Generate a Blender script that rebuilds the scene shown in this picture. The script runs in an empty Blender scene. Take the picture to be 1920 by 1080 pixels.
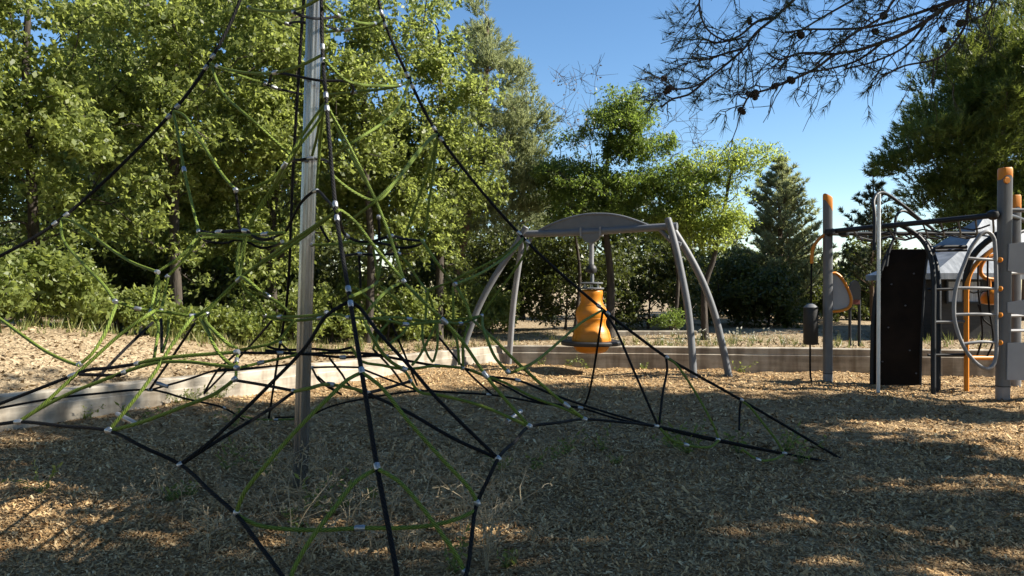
import bpy, math, random, re
import numpy as np
from mathutils import Vector

# ------------------------------------------------------------------ camera, sky, sun
scene = bpy.context.scene
COL = scene.collection
F_PX, CAM_H = 1400.0, 1.5
cam_data = bpy.data.cameras.new("camera")
cam_data.sensor_width = 36.0
cam_data.lens = 36.0 * F_PX / 1920.0
cam_data.clip_start = 0.05
cam_data.clip_end = 2000.0
camera = bpy.data.objects.new("camera", cam_data)
COL.objects.link(camera)
camera.location = (0, 0, CAM_H)
camera.rotation_euler = (math.radians(90), 0, 0)
scene.camera = camera

SUN_EL = math.radians(38)
SUN_AZ = math.atan2(-0.10, 0.99)              # direction towards the sun, from +X towards +Y
SUN_DIR = Vector((math.cos(SUN_AZ) * math.cos(SUN_EL), math.sin(SUN_AZ) * math.cos(SUN_EL), math.sin(SUN_EL)))
world = bpy.data.worlds.new("World")
scene.world = world
world.use_nodes = True
wn = world.node_tree.nodes
wl = world.node_tree.links
wn.clear()
sky = wn.new("ShaderNodeTexSky")
sky.sky_type = 'NISHITA'
sky.sun_disc = False
sky.sun_elevation = SUN_EL
sky.sun_rotation = math.pi / 2 - SUN_AZ
sky.altitude = 300
sky.air_density = 1.0
sky.dust_density = 0.15
sky.ozone_density = 1.4
bg = wn.new("ShaderNodeBackground")
bg.inputs[1].default_value = 0.07
wo = wn.new("ShaderNodeOutputWorld")
hs = wn.new("ShaderNodeHueSaturation")
hs.inputs["Saturation"].default_value = 1.2
hs.inputs["Value"].default_value = 0.93
wl.new(sky.outputs[0], hs.inputs["Color"])
wl.new(hs.outputs[0], bg.inputs[0])
wl.new(bg.outputs[0], wo.inputs[0])

sun_data = bpy.data.lights.new("sun", 'SUN')
sun_data.energy = 5.0
sun_data.angle = math.radians(0.53)
sun_data.color = (1.0, 0.93, 0.80)
sun = bpy.data.objects.new("sun", sun_data)
COL.objects.link(sun)
sun.rotation_euler = (-SUN_DIR).to_track_quat('-Z', 'Y').to_euler()

scene.view_settings.view_transform = 'Standard'
scene.view_settings.look = 'None'
scene.view_settings.exposure = 1.55
scene.view_settings.gamma = 1.0
scene.view_settings.use_curve_mapping = False
scene.cycles.use_denoising = True
scene.cycles.max_bounces = 8
scene.cycles.transparent_max_bounces = 8

rng = np.random.default_rng(11)

# ------------------------------------------------------------------ helpers
def at(px, py, d):
    """the point of the place seen at that photo pixel, d metres ahead"""
    return np.array([(px - 960.0) / F_PX * d, d, CAM_H - (py - 540.0) / F_PX * d])

def rgb(c):
    return (c[0], c[1], c[2], 1.0)

def new_mat(name):
    m = bpy.data.materials.new(name)
    m.use_nodes = True
    nt = m.node_tree
    p = nt.nodes["Principled BSDF"]
    return m, nt, p

def N(nt, t, **kw):
    n = nt.nodes.new(t)
    for k, v in kw.items():
        if k.startswith("i_"):
            key = k[2:]
            n.inputs[int(key) if key.isdigit() else key].default_value = v
        else:
            setattr(n, k, v)
    return n

def ramp(nt, stops, interp='LINEAR'):
    r = nt.nodes.new("ShaderNodeValToRGB")
    r.color_ramp.interpolation = interp
    e = r.color_ramp.elements
    while len(e) < len(stops):
        e.new(0.5)
    for el, (p, c) in zip(e, stops):
        el.position = p
        el.color = rgb(c)
    return r

def coords(nt, scale=(1, 1, 1)):
    tc = nt.nodes.new("ShaderNodeNewGeometry")
    mp = nt.nodes.new("ShaderNodeMapping")
    mp.inputs["Scale"].default_value = scale
    nt.links.new(tc.outputs["Position"], mp.inputs[0])
    return mp.outputs[0]

def mat_noise(name, stops, scale=6.0, rough=0.6, metallic=0.0, bump=0.1, bump_scale=40.0, spec=0.4, stretch=(1, 1, 1), detail=6):
    m, nt, p = new_mat(name)
    co = coords(nt, stretch)
    n = N(nt, "ShaderNodeTexNoise", i_Scale=scale, i_Detail=detail, i_Roughness=0.6)
    nt.links.new(co, n.inputs["Vector"])
    r = ramp(nt, stops)
    nt.links.new(n.outputs[0], r.inputs[0])
    nt.links.new(r.outputs[0], p.inputs["Base Color"])
    p.inputs["Roughness"].default_value = rough
    p.inputs["Metallic"].default_value = metallic
    p.inputs["Specular IOR Level"].default_value = spec
    if bump:
        n2 = N(nt, "ShaderNodeTexNoise", i_Scale=bump_scale, i_Detail=4)
        nt.links.new(co, n2.inputs["Vector"])
        b = N(nt, "ShaderNodeBump", i_Strength=bump, i_Distance=0.02)
        nt.links.new(n2.outputs[0], b.inputs["Height"])
        nt.links.new(b.outputs[0], p.inputs["Normal"])
    return m

def mat_leaf(name, stops, trans, tfac=0.4, rough=0.45, spec=0.35):
    """leaf colour varies leaf by leaf (attribute 'tone'); thin leaves let light through"""
    m, nt, p = new_mat(name)
    a = N(nt, "ShaderNodeAttribute", attribute_name="tone")
    r = ramp(nt, stops)
    nt.links.new(a.outputs["Fac"], r.inputs[0])
    nt.links.new(r.outputs[0], p.inputs["Base Color"])
    p.inputs["Roughness"].default_value = rough
    p.inputs["Specular IOR Level"].default_value = spec
    t = N(nt, "ShaderNodeBsdfTranslucent")
    r2 = ramp(nt, [(0.0, tuple(x * 0.8 for x in trans)), (1.0, tuple(x * 1.2 for x in trans))])
    nt.links.new(a.outputs["Fac"], r2.inputs[0])
    nt.links.new(r2.outputs[0], t.inputs[0])
    mx = N(nt, "ShaderNodeMixShader", i_0=tfac)
    nt.links.new(p.outputs[0], mx.inputs[1])
    nt.links.new(t.outputs[0], mx.inputs[2])
    nt.links.new(mx.outputs[0], nt.nodes["Material Output"].inputs["Surface"])
    return m

def mat_rope(name, c_hi, c_lo, rough=0.6):
    """laid rope: strands run helically round the rope (u round, v along)"""
    m, nt, p = new_mat(name)
    uv = N(nt, "ShaderNodeUVMap")
    sp = N(nt, "ShaderNodeSeparateXYZ")
    nt.links.new(uv.outputs[0], sp.inputs[0])
    a = N(nt, "ShaderNodeMath", operation='MULTIPLY', i_1=6.0)
    nt.links.new(sp.outputs[0], a.inputs[0])
    b = N(nt, "ShaderNodeMath", operation='MULTIPLY', i_1=38.0)
    nt.links.new(sp.outputs[1], b.inputs[0])
    c = N(nt, "ShaderNodeMath", operation='ADD')
    nt.links.new(a.outputs[0], c.inputs[0])
    nt.links.new(b.outputs[0], c.inputs[1])
    d = N(nt, "ShaderNodeMath", operation='MULTIPLY', i_1=2 * math.pi)
    nt.links.new(c.outputs[0], d.inputs[0])
    s = N(nt, "ShaderNodeMath", operation='SINE')
    nt.links.new(d.outputs[0], s.inputs[0])
    h = N(nt, "ShaderNodeMapRange", i_1=-1.0, i_2=1.0)
    nt.links.new(s.outputs[0], h.inputs[0])
    ns = N(nt, "ShaderNodeTexNoise", i_Scale=3.0, i_Detail=5)
    nt.links.new(coords(nt), ns.inputs["Vector"])
    mm = N(nt, "ShaderNodeMath", operation='MULTIPLY_ADD', i_1=0.75, i_2=0.0)
    nt.links.new(h.outputs[0], mm.inputs[0])
    m2 = N(nt, "ShaderNodeMath", operation='MULTIPLY_ADD', i_1=0.5)
    nt.links.new(ns.outputs[0], m2.inputs[0])
    nt.links.new(mm.outputs[0], m2.inputs[2])
    r = ramp(nt, [(0.1, c_lo), (0.75, c_hi)])
    nt.links.new(m2.outputs[0], r.inputs[0])
    nt.links.new(r.outputs[0], p.inputs["Base Color"])
    p.inputs["Roughness"].default_value = rough
    p.inputs["Specular IOR Level"].default_value = 0.12
    bp = N(nt, "ShaderNodeBump", i_Strength=0.8, i_Distance=0.004)
    nt.links.new(h.outputs[0], bp.inputs["Height"])
    nt.links.new(bp.outputs[0], p.inputs["Normal"])
    return m

def tag(o, label=None, cat=None, group=None, kind=None):
    if label: o["label"] = label
    if cat: o["category"] = cat
    if group: o["group"] = group
    if kind: o["kind"] = kind
    return o

ORG = {}
def thing(name, label, cat, base, group=None):
    o = bpy.data.objects.new(name, None)
    o.empty_display_size = 0.2
    COL.objects.link(o)
    o.location = tuple(base)
    ORG[o.name] = np.array(base, float)
    return tag(o, label, cat, group)

def origin_of(o):
    return ORG[o.name] if o is not None else np.zeros(3)

def frames(P):
    T = np.gradient(P, axis=0)
    T /= np.linalg.norm(T, axis=1)[:, None] + 1e-12
    ref = np.array([0, 0, 1.0]) if abs(T[0][2]) < 0.9 else np.array([1.0, 0, 0])
    U = np.zeros_like(P)
    u = np.cross(T[0], ref)
    u /= np.linalg.norm(u)
    for i in range(len(P)):
        u = u - T[i] * np.dot(u, T[i])
        n = np.linalg.norm(u)
        if n < 1e-6:
            u = np.cross(T[i], np.array([0.3, 0.8, 0.5]))
            n = np.linalg.norm(u)
        u = u / n
        U[i] = u
    V = np.cross(T, U)
    return T, U, V

def smooth_path(P, step=0.05):
    P = np.asarray(P, float)
    if len(P) < 3:
        n = max(2, int(np.linalg.norm(P[-1] - P[0]) / step))
        return P[0] + (P[-1] - P[0]) * np.linspace(0, 1, n + 1)[:, None]
    Q = np.vstack([2 * P[0] - P[1], P, 2 * P[-1] - P[-2]])
    out = []
    for i in range(1, len(Q) - 2):
        p0, p1, p2, p3 = Q[i - 1], Q[i], Q[i + 1], Q[i + 2]
        n = max(2, int(np.linalg.norm(p2 - p1) / step))
        a = 0.5
        t0 = 0.0
        t1 = t0 + max(np.linalg.norm(p1 - p0), 1e-4) ** a
        t2 = t1 + max(np.linalg.norm(p2 - p1), 1e-4) ** a
        t3 = t2 + max(np.linalg.norm(p3 - p2), 1e-4) ** a
        for t in np.linspace(t1, t2, n, endpoint=False):
            A1 = (t1 - t) / (t1 - t0) * p0 + (t - t0) / (t1 - t0) * p1
            A2 = (t2 - t) / (t2 - t1) * p1 + (t - t1) / (t2 - t1) * p2
            A3 = (t3 - t) / (t3 - t2) * p2 + (t - t2) / (t3 - t2) * p3
            B1 = (t2 - t) / (t2 - t0) * A1 + (t - t0) / (t2 - t0) * A2
            B2 = (t3 - t) / (t3 - t1) * A2 + (t - t1) / (t3 - t1) * A3
            out.append((t2 - t) / (t2 - t1) * B1 + (t - t1) / (t2 - t1) * B2)
    out.append(P[-1])
    return np.array(out)

class MB:
    """collects shapes for ONE mesh"""
    def __init__(s):
        s.v, s.f, s.uv, s.n, s.tone = [], [], [], 0, []
    def add(s, V, Fc, UV=None):
        V = np.asarray(V, float)
        s.v.append(V)
        for f in Fc:
            s.f.append([i + s.n for i in f])
        s.uv.append(UV if UV is not None else [[(0, 0)] * len(f) for f in Fc])
        s.n += len(V)
        return s
    def box(s, c, size, rot=None, bev=0.0):
        """box with chamfered edges when bev > 0; rot = 3x3 matrix of axes in columns"""
        h = np.asarray(size, float) / 2
        R = np.eye(3) if rot is None else np.asarray(rot, float)
        if bev <= 0:
            V = np.array([(x, y, z) for x in (-1, 1) for y in (-1, 1) for z in (-1, 1)]) * h
            Fc = [(0, 1, 3, 2), (4, 6, 7, 5), (0, 4, 5, 1), (2, 3, 7, 6), (0, 2, 6, 4), (1, 5, 7, 3)]
        else:
            b = min(bev, h.min() * 0.9)
            V, idx = [], {}
            for sx in (-1, 1):
                for sy in (-1, 1):
                    for sz in (-1, 1):
                        sg = np.array([sx, sy, sz])
                        for ax in range(3):
                            q = sg * (h - b)
                            q[ax] = sg[ax] * h[ax]
                            idx[(sx, sy, sz, ax)] = len(V)
                            V.append(q)
            Fc = []
            for ax in range(3):
                o1, o2 = [a for a in range(3) if a != ax]
                for sg in (-1, 1):
                    f = []
                    for (a, b2) in ((-1, -1), (1, -1), (1, 1), (-1, 1)):
                        k = [0, 0, 0]
                        k[ax], k[o1], k[o2] = sg, a, b2
                        f.append(idx[(k[0], k[1], k[2], ax)])
                    Fc.append(f)
            for ax in range(3):
                o1, o2 = [a for a in range(3) if a != ax]
                for a in (-1, 1):
                    for b2 in (-1, 1):
                        k1, k2 = [0, 0, 0], [0, 0, 0]
                        k1[ax], k1[o1], k1[o2] = -1, a, b2
                        k2[ax], k2[o1], k2[o2] = 1, a, b2
                        Fc.append([idx[(*k1, o1)], idx[(*k2, o1)], idx[(*k2, o2)], idx[(*k1, o2)]])
            for sx in (-1, 1):
                for sy in (-1, 1):
                    for sz in (-1, 1):
                        Fc.append([idx[(sx, sy, sz, a)] for a in range(3)])
            V = np.array(V)
        return s.add(V @ R.T + np.asarray(c, float), Fc)
    def tube(s, P, r, sides=8, caps=True, flat=None):
        """round tube along a path; r = number or one per point; flat = (su, sv) section scale"""
        P = np.asarray(P, float)
        if len(P) == 2:
            P = np.vstack([P[0], (P[0] + P[1]) / 2, P[1]])
            if np.ndim(r): r = [r[0], (r[0] + r[-1]) / 2, r[-1]]
        n = len(P)
        r = np.full(n, r) if np.ndim(r) == 0 else np.asarray(r, float)
        T, U, W = frames(P)
        ang = np.linspace(0, 2 * np.pi, sides, endpoint=False)
        su, sv = flat or (1, 1)
        V = (P[:, None] + r[:, None, None] * (np.cos(ang)[None, :, None] * su * U[:, None] + np.sin(ang)[None, :, None] * sv * W[:, None])).reshape(-1, 3)
        L = np.concatenate([[0], np.cumsum(np.linalg.norm(np.diff(P, axis=0), axis=1))])
        Fc, UV = [], []
        for i in range(n - 1):
            for j in range(sides):
                k = (j + 1) % sides
                Fc.append((i * sides + j, i * sides + k, (i + 1) * sides + k, (i + 1) * sides + j))
                u0, u1 = j / sides, (j + 1) / sides
                UV.append([(u0, L[i]), (u1, L[i]), (u1, L[i + 1]), (u0, L[i + 1])])
        if caps:
            Fc.append(tuple(range(sides))[::-1]); UV.append([(0, 0)] * sides)
            Fc.append(tuple(range((n - 1) * sides, n * sides))); UV.append([(0, 0)] * sides)
        return s.add(V, Fc, UV)
    def lathe(s, c, prof, sides=32, axis=None):
        """prof = [(radius, height)] turned round the vertical (or the given axis)"""
        prof = np.asarray(prof, float)
        ang = np.linspace(0, 2 * np.pi, sides, endpoint=False)
        V = np.stack([prof[:, 0, None] * np.cos(ang), prof[:, 0, None] * np.sin(ang), np.repeat(prof[:, 1, None], sides, 1)], -1).reshape(-1, 3)
        if axis is not None:
            q = Vector(axis).to_track_quat('Z', 'Y').to_matrix()
            V = V @ np.array(q).T
        Fc = []
        for i in range(len(prof) - 1):
            for j in range(sides):
                k = (j + 1) % sides
                Fc.append((i * sides + j, i * sides + k, (i + 1) * sides + k, (i + 1) * sides + j))
        Fc.append(tuple(range(sides))[::-1])
        Fc.append(tuple(range((len(prof) - 1) * sides, len(prof) * sides)))
        return s.add(V + np.asarray(c, float), Fc)
    def prism(s, pts, normal, thick):
        """flat outline (3D points in a plane) given a real thickness"""
        P = np.asarray(pts, float)
        n = len(P)
        d = np.asarray(normal, float)
        d = d / np.linalg.norm(d) * thick / 2
        V = np.vstack([P - d, P + d])
        Fc = [tuple(range(n))[::-1], tuple(range(n, 2 * n))]
        for i in range(n):
            j = (i + 1) % n
            Fc.append((i, j, n + j, n + i))
        return s.add(V, Fc)
    def build(s, name, mat, parent=None, smooth=False):
        V = np.vstack(s.v) if s.v else np.zeros((0, 3))
        o = origin_of(parent)
        me = bpy.data.meshes.new(name)
        me.from_pydata((V - o).tolist(), [], s.f)
        me.materials.append(mat)
        uvl = me.uv_layers.new(name="UVMap")
        flat = [c for grp in s.uv for f in grp for c in f]
        uvl.data.foreach_set("uv", np.asarray(flat, float).ravel())
        if smooth:
            me.polygons.foreach_set("use_smooth", [True] * len(me.polygons))
            try: me.set_sharp_from_angle(angle=math.radians(40))
            except Exception: pass
        me.validate()
        ob = bpy.data.objects.new(name, me)
        COL.objects.link(ob)
        if parent is not None:
            ob.parent = parent
        ORG[ob.name] = o
        return ob

def quads_obj(name, V, nper, mat, parent=None, tone=None, kind=None, smooth=False):
    """many small polygons of nper corners each, as one mesh, with a per-face tone"""
    V = np.asarray(V, np.float32)
    nv = len(V)
    nf = nv // nper
    me = bpy.data.meshes.new(name)
    me.vertices.add(nv)
    me.vertices.foreach_set("co", (V - origin_of(parent)).astype(np.float32).ravel())
    me.loops.add(nv)
    me.loops.foreach_set("vertex_index", np.arange(nv, dtype=np.int32))
    me.polygons.add(nf)
    me.polygons.foreach_set("loop_start", np.arange(0, nv, nper, dtype=np.int32))
    me.polygons.foreach_set("loop_total", np.full(nf, nper, dtype=np.int32))
    me.update(calc_edges=True)
    if tone is not None:
        at_ = me.attributes.new("tone", 'FLOAT', 'FACE')
        at_.data.foreach_set("value", np.asarray(tone, np.float32))
    me.materials.append(mat)
    ob = bpy.data.objects.new(name, me)
    COL.objects.link(ob)
    if parent is not None:
        ob.parent = parent
    ORG[ob.name] = origin_of(parent)
    if kind: ob["kind"] = kind
    return ob

def grid_obj(name, G, mat, smooth=True):
    """G = (n, m, 3) grid of points"""
    n, m = G.shape[:2]
    idx = np.arange(n * m).reshape(n, m)
    q = np.stack([idx[:-1, :-1], idx[1:, :-1], idx[1:, 1:], idx[:-1, 1:]], -1).reshape(-1, 4)
    me = bpy.data.meshes.new(name)
    me.vertices.add(n * m)
    me.vertices.foreach_set("co", G.astype(np.float32).ravel())
    me.loops.add(q.size)
    me.loops.foreach_set("vertex_index", q.ravel().astype(np.int32))
    me.polygons.add(len(q))
    me.polygons.foreach_set("loop_start", np.arange(0, q.size, 4, dtype=np.int32))
    me.polygons.foreach_set("loop_total", np.full(len(q), 4, dtype=np.int32))
    me.update(calc_edges=True)
    if smooth:
        me.polygons.foreach_set("use_smooth", np.ones(len(q), bool))
    me.materials.append(mat)
    ob = bpy.data.objects.new(name, me)
    COL.objects.link(ob)
    return ob

def vnoise(x, y, scale, seed=0):
    """smooth value noise in [-1, 1]"""
    x = np.asarray(x, float) / scale + 137.3
    y = np.asarray(y, float) / scale + 251.7
    r = np.random.default_rng(seed).uniform(-1, 1, (128, 128))
    xi, yi = np.floor(x).astype(int), np.floor(y).astype(int)
    fx, fy = x - xi, y - yi
    fx, fy = fx * fx * (3 - 2 * fx), fy * fy * (3 - 2 * fy)
    g = lambda a, b: r[a % 128, b % 128]
    return (g(xi, yi) * (1 - fx) + g(xi + 1, yi) * fx) * (1 - fy) + (g(xi, yi + 1) * (1 - fx) + g(xi + 1, yi + 1) * fx) * fy

def unit(v):
    v = np.asarray(v, float)
    return v / (np.linalg.norm(v, axis=-1, keepdims=True) + 1e-12)

# ------------------------------------------------------------------ materials
M = {}
M["galv"] = mat_noise("galvanised steel", [(0.3, (0.17, 0.175, 0.185)), (0.7, (0.33, 0.34, 0.35))], scale=3, rough=0.27, metallic=0.85, bump=0.05, stretch=(8, 8, 0.6))
M["ferrule"] = mat_noise("aluminium ferrule", [(0.3, (0.26, 0.265, 0.28)), (0.7, (0.40, 0.41, 0.42))], scale=20, rough=0.4, metallic=0.8, bump=0.1)
M["grey"] = mat_noise("grey painted steel", [(0.3, (0.098, 0.103, 0.113)), (0.7, (0.128, 0.133, 0.144))], scale=4, rough=0.5, bump=0.04, bump_scale=120)
M["grey_light"] = mat_noise("weathered and sunlit grey steel", [(0.3, (0.165, 0.165, 0.175)), (0.7, (0.225, 0.225, 0.235))], scale=4, rough=0.5, bump=0.04, bump_scale=120)
M["dark"] = mat_noise("dark grey powder coat", [(0.3, (0.010, 0.012, 0.015)), (0.7, (0.017, 0.019, 0.023))], scale=5, rough=0.5, bump=0.03, spec=0.25)
M["orange"] = mat_noise("orange plastic", [(0.3, (0.42, 0.145, 0.006)), (0.7, (0.50, 0.185, 0.011))], scale=2.5, rough=0.42, bump=0.05, bump_scale=60)
M["orange_flat"] = mat_noise("orange board", [(0.3, (0.50, 0.165, 0.008)), (0.7, (0.58, 0.20, 0.012))], scale=3, rough=0.45, bump=0.02)
M["black"] = mat_noise("black rubber", [(0.3, (0.008, 0.008, 0.009)), (0.7, (0.018, 0.018, 0.02))], scale=6, rough=0.55, bump=0.08)
M["wallboard"] = mat_noise("dark brown climbing board", [(0.3, (0.010, 0.0075, 0.006)), (0.7, (0.022, 0.015, 0.011))], scale=2.5, rough=0.85, bump=0.15, bump_scale=25, spec=0.08)
M["panel"] = mat_noise("pale grey panel", [(0.3, (0.27, 0.28, 0.31)), (0.7, (0.33, 0.34, 0.37))], scale=2, rough=0.55, bump=0.03)
M["white"] = mat_noise("pale steel pole", [(0.3, (0.50, 0.52, 0.54)), (0.7, (0.62, 0.64, 0.66))], scale=3, rough=0.35, metallic=0.3, bump=0.03)
M["black_rope"] = mat_rope("black rope", (0.010, 0.010, 0.011), (0.003, 0.003, 0.003))
M["green_rope"] = mat_rope("green rope", (0.155, 0.21, 0.038), (0.032, 0.048, 0.010))
M["bark"] = mat_noise("oak bark", [(0.3, (0.018, 0.014, 0.011)), (0.7, (0.062, 0.050, 0.040))], scale=5, rough=0.9, bump=0.9, bump_scale=14, stretch=(2.2, 2.2, 0.5))
M["bark_pine"] = mat_noise("pine bark", [(0.3, (0.05, 0.032, 0.022)), (0.7, (0.17, 0.115, 0.08))], scale=5, rough=0.9, bump=0.9, bump_scale=12, stretch=(2, 2, 0.6))
M["twig"] = mat_noise("pine twig", [(0.3, (0.03, 0.022, 0.018)), (0.7, (0.075, 0.055, 0.045))], scale=14, rough=0.9, bump=0.4)
M["cone"] = mat_noise("pine cone", [(0.3, (0.02, 0.014, 0.010)), (0.7, (0.06, 0.04, 0.028))], scale=60, rough=0.9, bump=0.8, bump_scale=90)
M["straw"] = mat_noise("dry stalk", [(0.3, (0.22, 0.17, 0.10)), (0.7, (0.42, 0.34, 0.22))], scale=14, rough=0.85, bump=0)
M["stalk"] = mat_noise("green stalk", [(0.3, (0.06, 0.09, 0.025)), (0.7, (0.13, 0.16, 0.05))], scale=14, rough=0.8, bump=0)
M["oak"] = mat_leaf("oak leaf", [(0.0, (0.036, 0.052, 0.013)), (0.5, (0.108, 0.136, 0.038)), (1.0, (0.26, 0.28, 0.115))], (0.42, 0.49, 0.115), 0.44, rough=0.45, spec=0.28)
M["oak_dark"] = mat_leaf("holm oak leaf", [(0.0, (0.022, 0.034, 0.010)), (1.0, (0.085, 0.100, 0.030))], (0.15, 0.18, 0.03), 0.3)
M["bush"] = mat_leaf("bush leaf", [(0.0, (0.060, 0.088, 0.018)), (1.0, (0.18, 0.205, 0.065))], (0.36, 0.42, 0.09), 0.42)
M["locust"] = mat_leaf("locust leaflet", [(0.0, (0.036, 0.062, 0.014)), (1.0, (0.12, 0.165, 0.036))], (0.24, 0.33, 0.055), 0.45)
M["locust_yellow"] = mat_leaf("yellow green leaflet", [(0.0, (0.08, 0.12, 0.02)), (1.0, (0.22, 0.26, 0.055))], (0.45, 0.54, 0.10), 0.5)
M["pine_pale"] = mat_leaf("pale pine needle", [(0.0, (0.12, 0.145, 0.075)), (1.0, (0.28, 0.31, 0.17))], (0.42, 0.46, 0.20), 0.4)
M["pine_dark"] = mat_leaf("dark pine needle", [(0.0, (0.022, 0.034, 0.016)), (1.0, (0.080, 0.100, 0.045))], (0.10, 0.12, 0.04), 0.25)
M["pine_green"] = mat_leaf("green pine needle", [(0.0, (0.034, 0.055, 0.010)), (1.0, (0.15, 0.19, 0.038))], (0.24, 0.29, 0.05), 0.34)
M["dry_leaf"] = mat_leaf("dry leaf", [(0.0, (0.12, 0.080, 0.045)), (0.6, (0.29, 0.215, 0.130)), (1.0, (0.48, 0.39, 0.26))], (0.24, 0.15, 0.07), 0.2, rough=0.8, spec=0.1)
M["chip"] = mat_leaf("wood chip", [(0.0, (0.085, 0.046, 0.019)), (0.3, (0.29, 0.175, 0.078)), (0.7, (0.51, 0.345, 0.17)), (1.0, (0.68, 0.52, 0.30))], (0.20, 0.13, 0.08), 0.05, rough=0.85, spec=0.15)
M["grass"] = mat_leaf("grass blade", [(0.0, (0.07, 0.10, 0.02)), (0.6, (0.16, 0.17, 0.05)), (1.0, (0.40, 0.33, 0.17))], (0.2, 0.22, 0.06), 0.35)
M["petal"] = mat_leaf("pale flower", [(0.0, (0.45, 0.44, 0.36)), (1.0, (0.75, 0.74, 0.66))], (0.5, 0.5, 0.4), 0.3)

def mat_ground(name, stops, vor, big, bump, dist):
    m, nt, p = new_mat(name)
    co = coords(nt)
    v = N(nt, "ShaderNodeTexVoronoi", i_Scale=vor)
    mp2 = N(nt, "ShaderNodeMapping")
    mp2.inputs["Scale"].default_value = (1.0, 2.1, 1.0)
    wn_ = N(nt, "ShaderNodeTexNoise", i_Scale=9.0, i_Detail=2)
    nt.links.new(co, wn_.inputs["Vector"])
    mixv = N(nt, "ShaderNodeVectorMath", operation='MULTIPLY_ADD')
    mixv.inputs[1].default_value = (0.12, 0.12, 0.12)
    nt.links.new(wn_.outputs["Color"], mixv.inputs[0])
    nt.links.new(co, mixv.inputs[2])
    nt.links.new(mixv.outputs[0], mp2.inputs[0])
    nt.links.new(mp2.outputs[0], v.inputs["Vector"])
    sp = N(nt, "ShaderNodeSeparateColor")
    nt.links.new(v.outputs["Color"], sp.inputs[0])
    n = N(nt, "ShaderNodeTexNoise", i_Scale=big, i_Detail=8, i_Roughness=0.65)
    nt.links.new(co, n.inputs["Vector"])
    a = N(nt, "ShaderNodeMath", operation='MULTIPLY_ADD', i_1=0.55)
    nt.links.new(sp.outputs[0], a.inputs[0])
    b = N(nt, "ShaderNodeMath", operation='MULTIPLY_ADD', i_1=0.9, i_2=-0.22)
    nt.links.new(n.outputs[0], b.inputs[0])
    nt.links.new(b.outputs[0], a.inputs[2])
    r = ramp(nt, stops)
    nt.links.new(a.outputs[0], r.inputs[0])
    nt.links.new(r.outputs[0], p.inputs["Base Color"])
    p.inputs["Roughness"].default_value = 0.9
    p.inputs["Specular IOR Level"].default_value = 0.15
    hh = N(nt, "ShaderNodeMath", operation='ADD')
    nt.links.new(v.outputs["Distance"], hh.inputs[0])
    nt.links.new(sp.outputs[1], hh.inputs[1])
    bp = N(nt, "ShaderNodeBump", i_Strength=bump, i_Distance=dist)
    nt.links.new(hh.outputs[0], bp.inputs["Height"])
    nt.links.new(bp.outputs[0], p.inputs["Normal"])
    return m
CH = [(0.06, (0.060, 0.034, 0.015)), (0.32, (0.26, 0.160, 0.074)), (0.58, (0.42, 0.290, 0.155)), (0.90, (0.60, 0.450, 0.27))]  # darkest stop puts the shade in crevices between chips into the colour
M["chips_ground"] = mat_ground("wood chip ground", CH, 44.0, 1.6, 0.95, 0.03)
M["earth"] = mat_ground("dry earth and litter", [(0.05, (0.12, 0.085, 0.052)), (0.4, (0.26, 0.195, 0.120)), (0.7, (0.38, 0.295, 0.19)), (0.95, (0.47, 0.38, 0.26))], 22.0, 1.1, 0.8, 0.03)

def mat_concrete():
    m, nt, p = new_mat("board marked concrete")
    co = coords(nt)
    n = N(nt, "ShaderNodeTexNoise", i_Scale=3.2, i_Detail=9, i_Roughness=0.65)
    nt.links.new(co, n.inputs["Vector"])
    st = coords(nt, (1.3, 1.3, 14.0))
    n2 = N(nt, "ShaderNodeTexNoise", i_Scale=1.0, i_Detail=4)
    nt.links.new(st, n2.inputs["Vector"])
    a = N(nt, "ShaderNodeMath", operation='MULTIPLY_ADD', i_1=0.45)
    nt.links.new(n2.outputs[0], a.inputs[0])
    b = N(nt, "ShaderNodeMath", operation='MULTIPLY', i_1=0.6)
    nt.links.new(n.outputs[0], b.inputs[0])
    nt.links.new(b.outputs[0], a.inputs[2])
    r = ramp(nt, [(0.33, (0.15, 0.128, 0.098)), (0.48, (0.29, 0.255, 0.205)), (0.68, (0.45, 0.405, 0.335))])
    nt.links.new(a.outputs[0], r.inputs[0])
    nt.links.new(r.outputs[0], p.inputs["Base Color"])
    sv = N(nt, "ShaderNodeTexNoise", i_Scale=1.0, i_Detail=5, i_Roughness=0.6)
    nt.links.new(coords(nt, (4.5, 4.5, 0.5)), sv.inputs["Vector"])
    sr = ramp(nt, [(0.40, (0.50, 0.45, 0.40)), (0.56, (1, 1, 1))])
    nt.links.new(sv.outputs[0], sr.inputs[0])
    mu = N(nt, "ShaderNodeMix", data_type='RGBA', blend_type='MULTIPLY')
    mu.inputs[0].default_value = 0.75
    nt.links.new(r.outputs[0], mu.inputs[6])
    nt.links.new(sr.outputs[0], mu.inputs[7])
    nt.links.new(mu.outputs[2], p.inputs["Base Color"])
    p.inputs["Roughness"].default_value = 0.85
    bp = N(nt, "ShaderNodeBump", i_Strength=0.35, i_Distance=0.02)
    nt.links.new(a.outputs[0], bp.inputs["Height"])
    nt.links.new(bp.outputs[0], p.inputs["Normal"])
    return m
M["concrete"] = mat_concrete()

# ------------------------------------------------------------------ ground, walls, terrace
def pit_z(x, y):
    x, y = np.asarray(x, float), np.asarray(y, float)
    lin = np.clip(0.10 - 0.022 * x, -0.06, 0.12) * np.clip((y - 6.5) / 4.0, 0, 1) + 0.06 * np.clip((-3.2 - x) / 2.0, 0, 1)
    return lin + 0.055 * vnoise(x, y, 1.7, 1) + 0.026 * vnoise(x, y, 0.55, 2) + 0.018 * vnoise(x, y, 0.26, 3)

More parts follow.
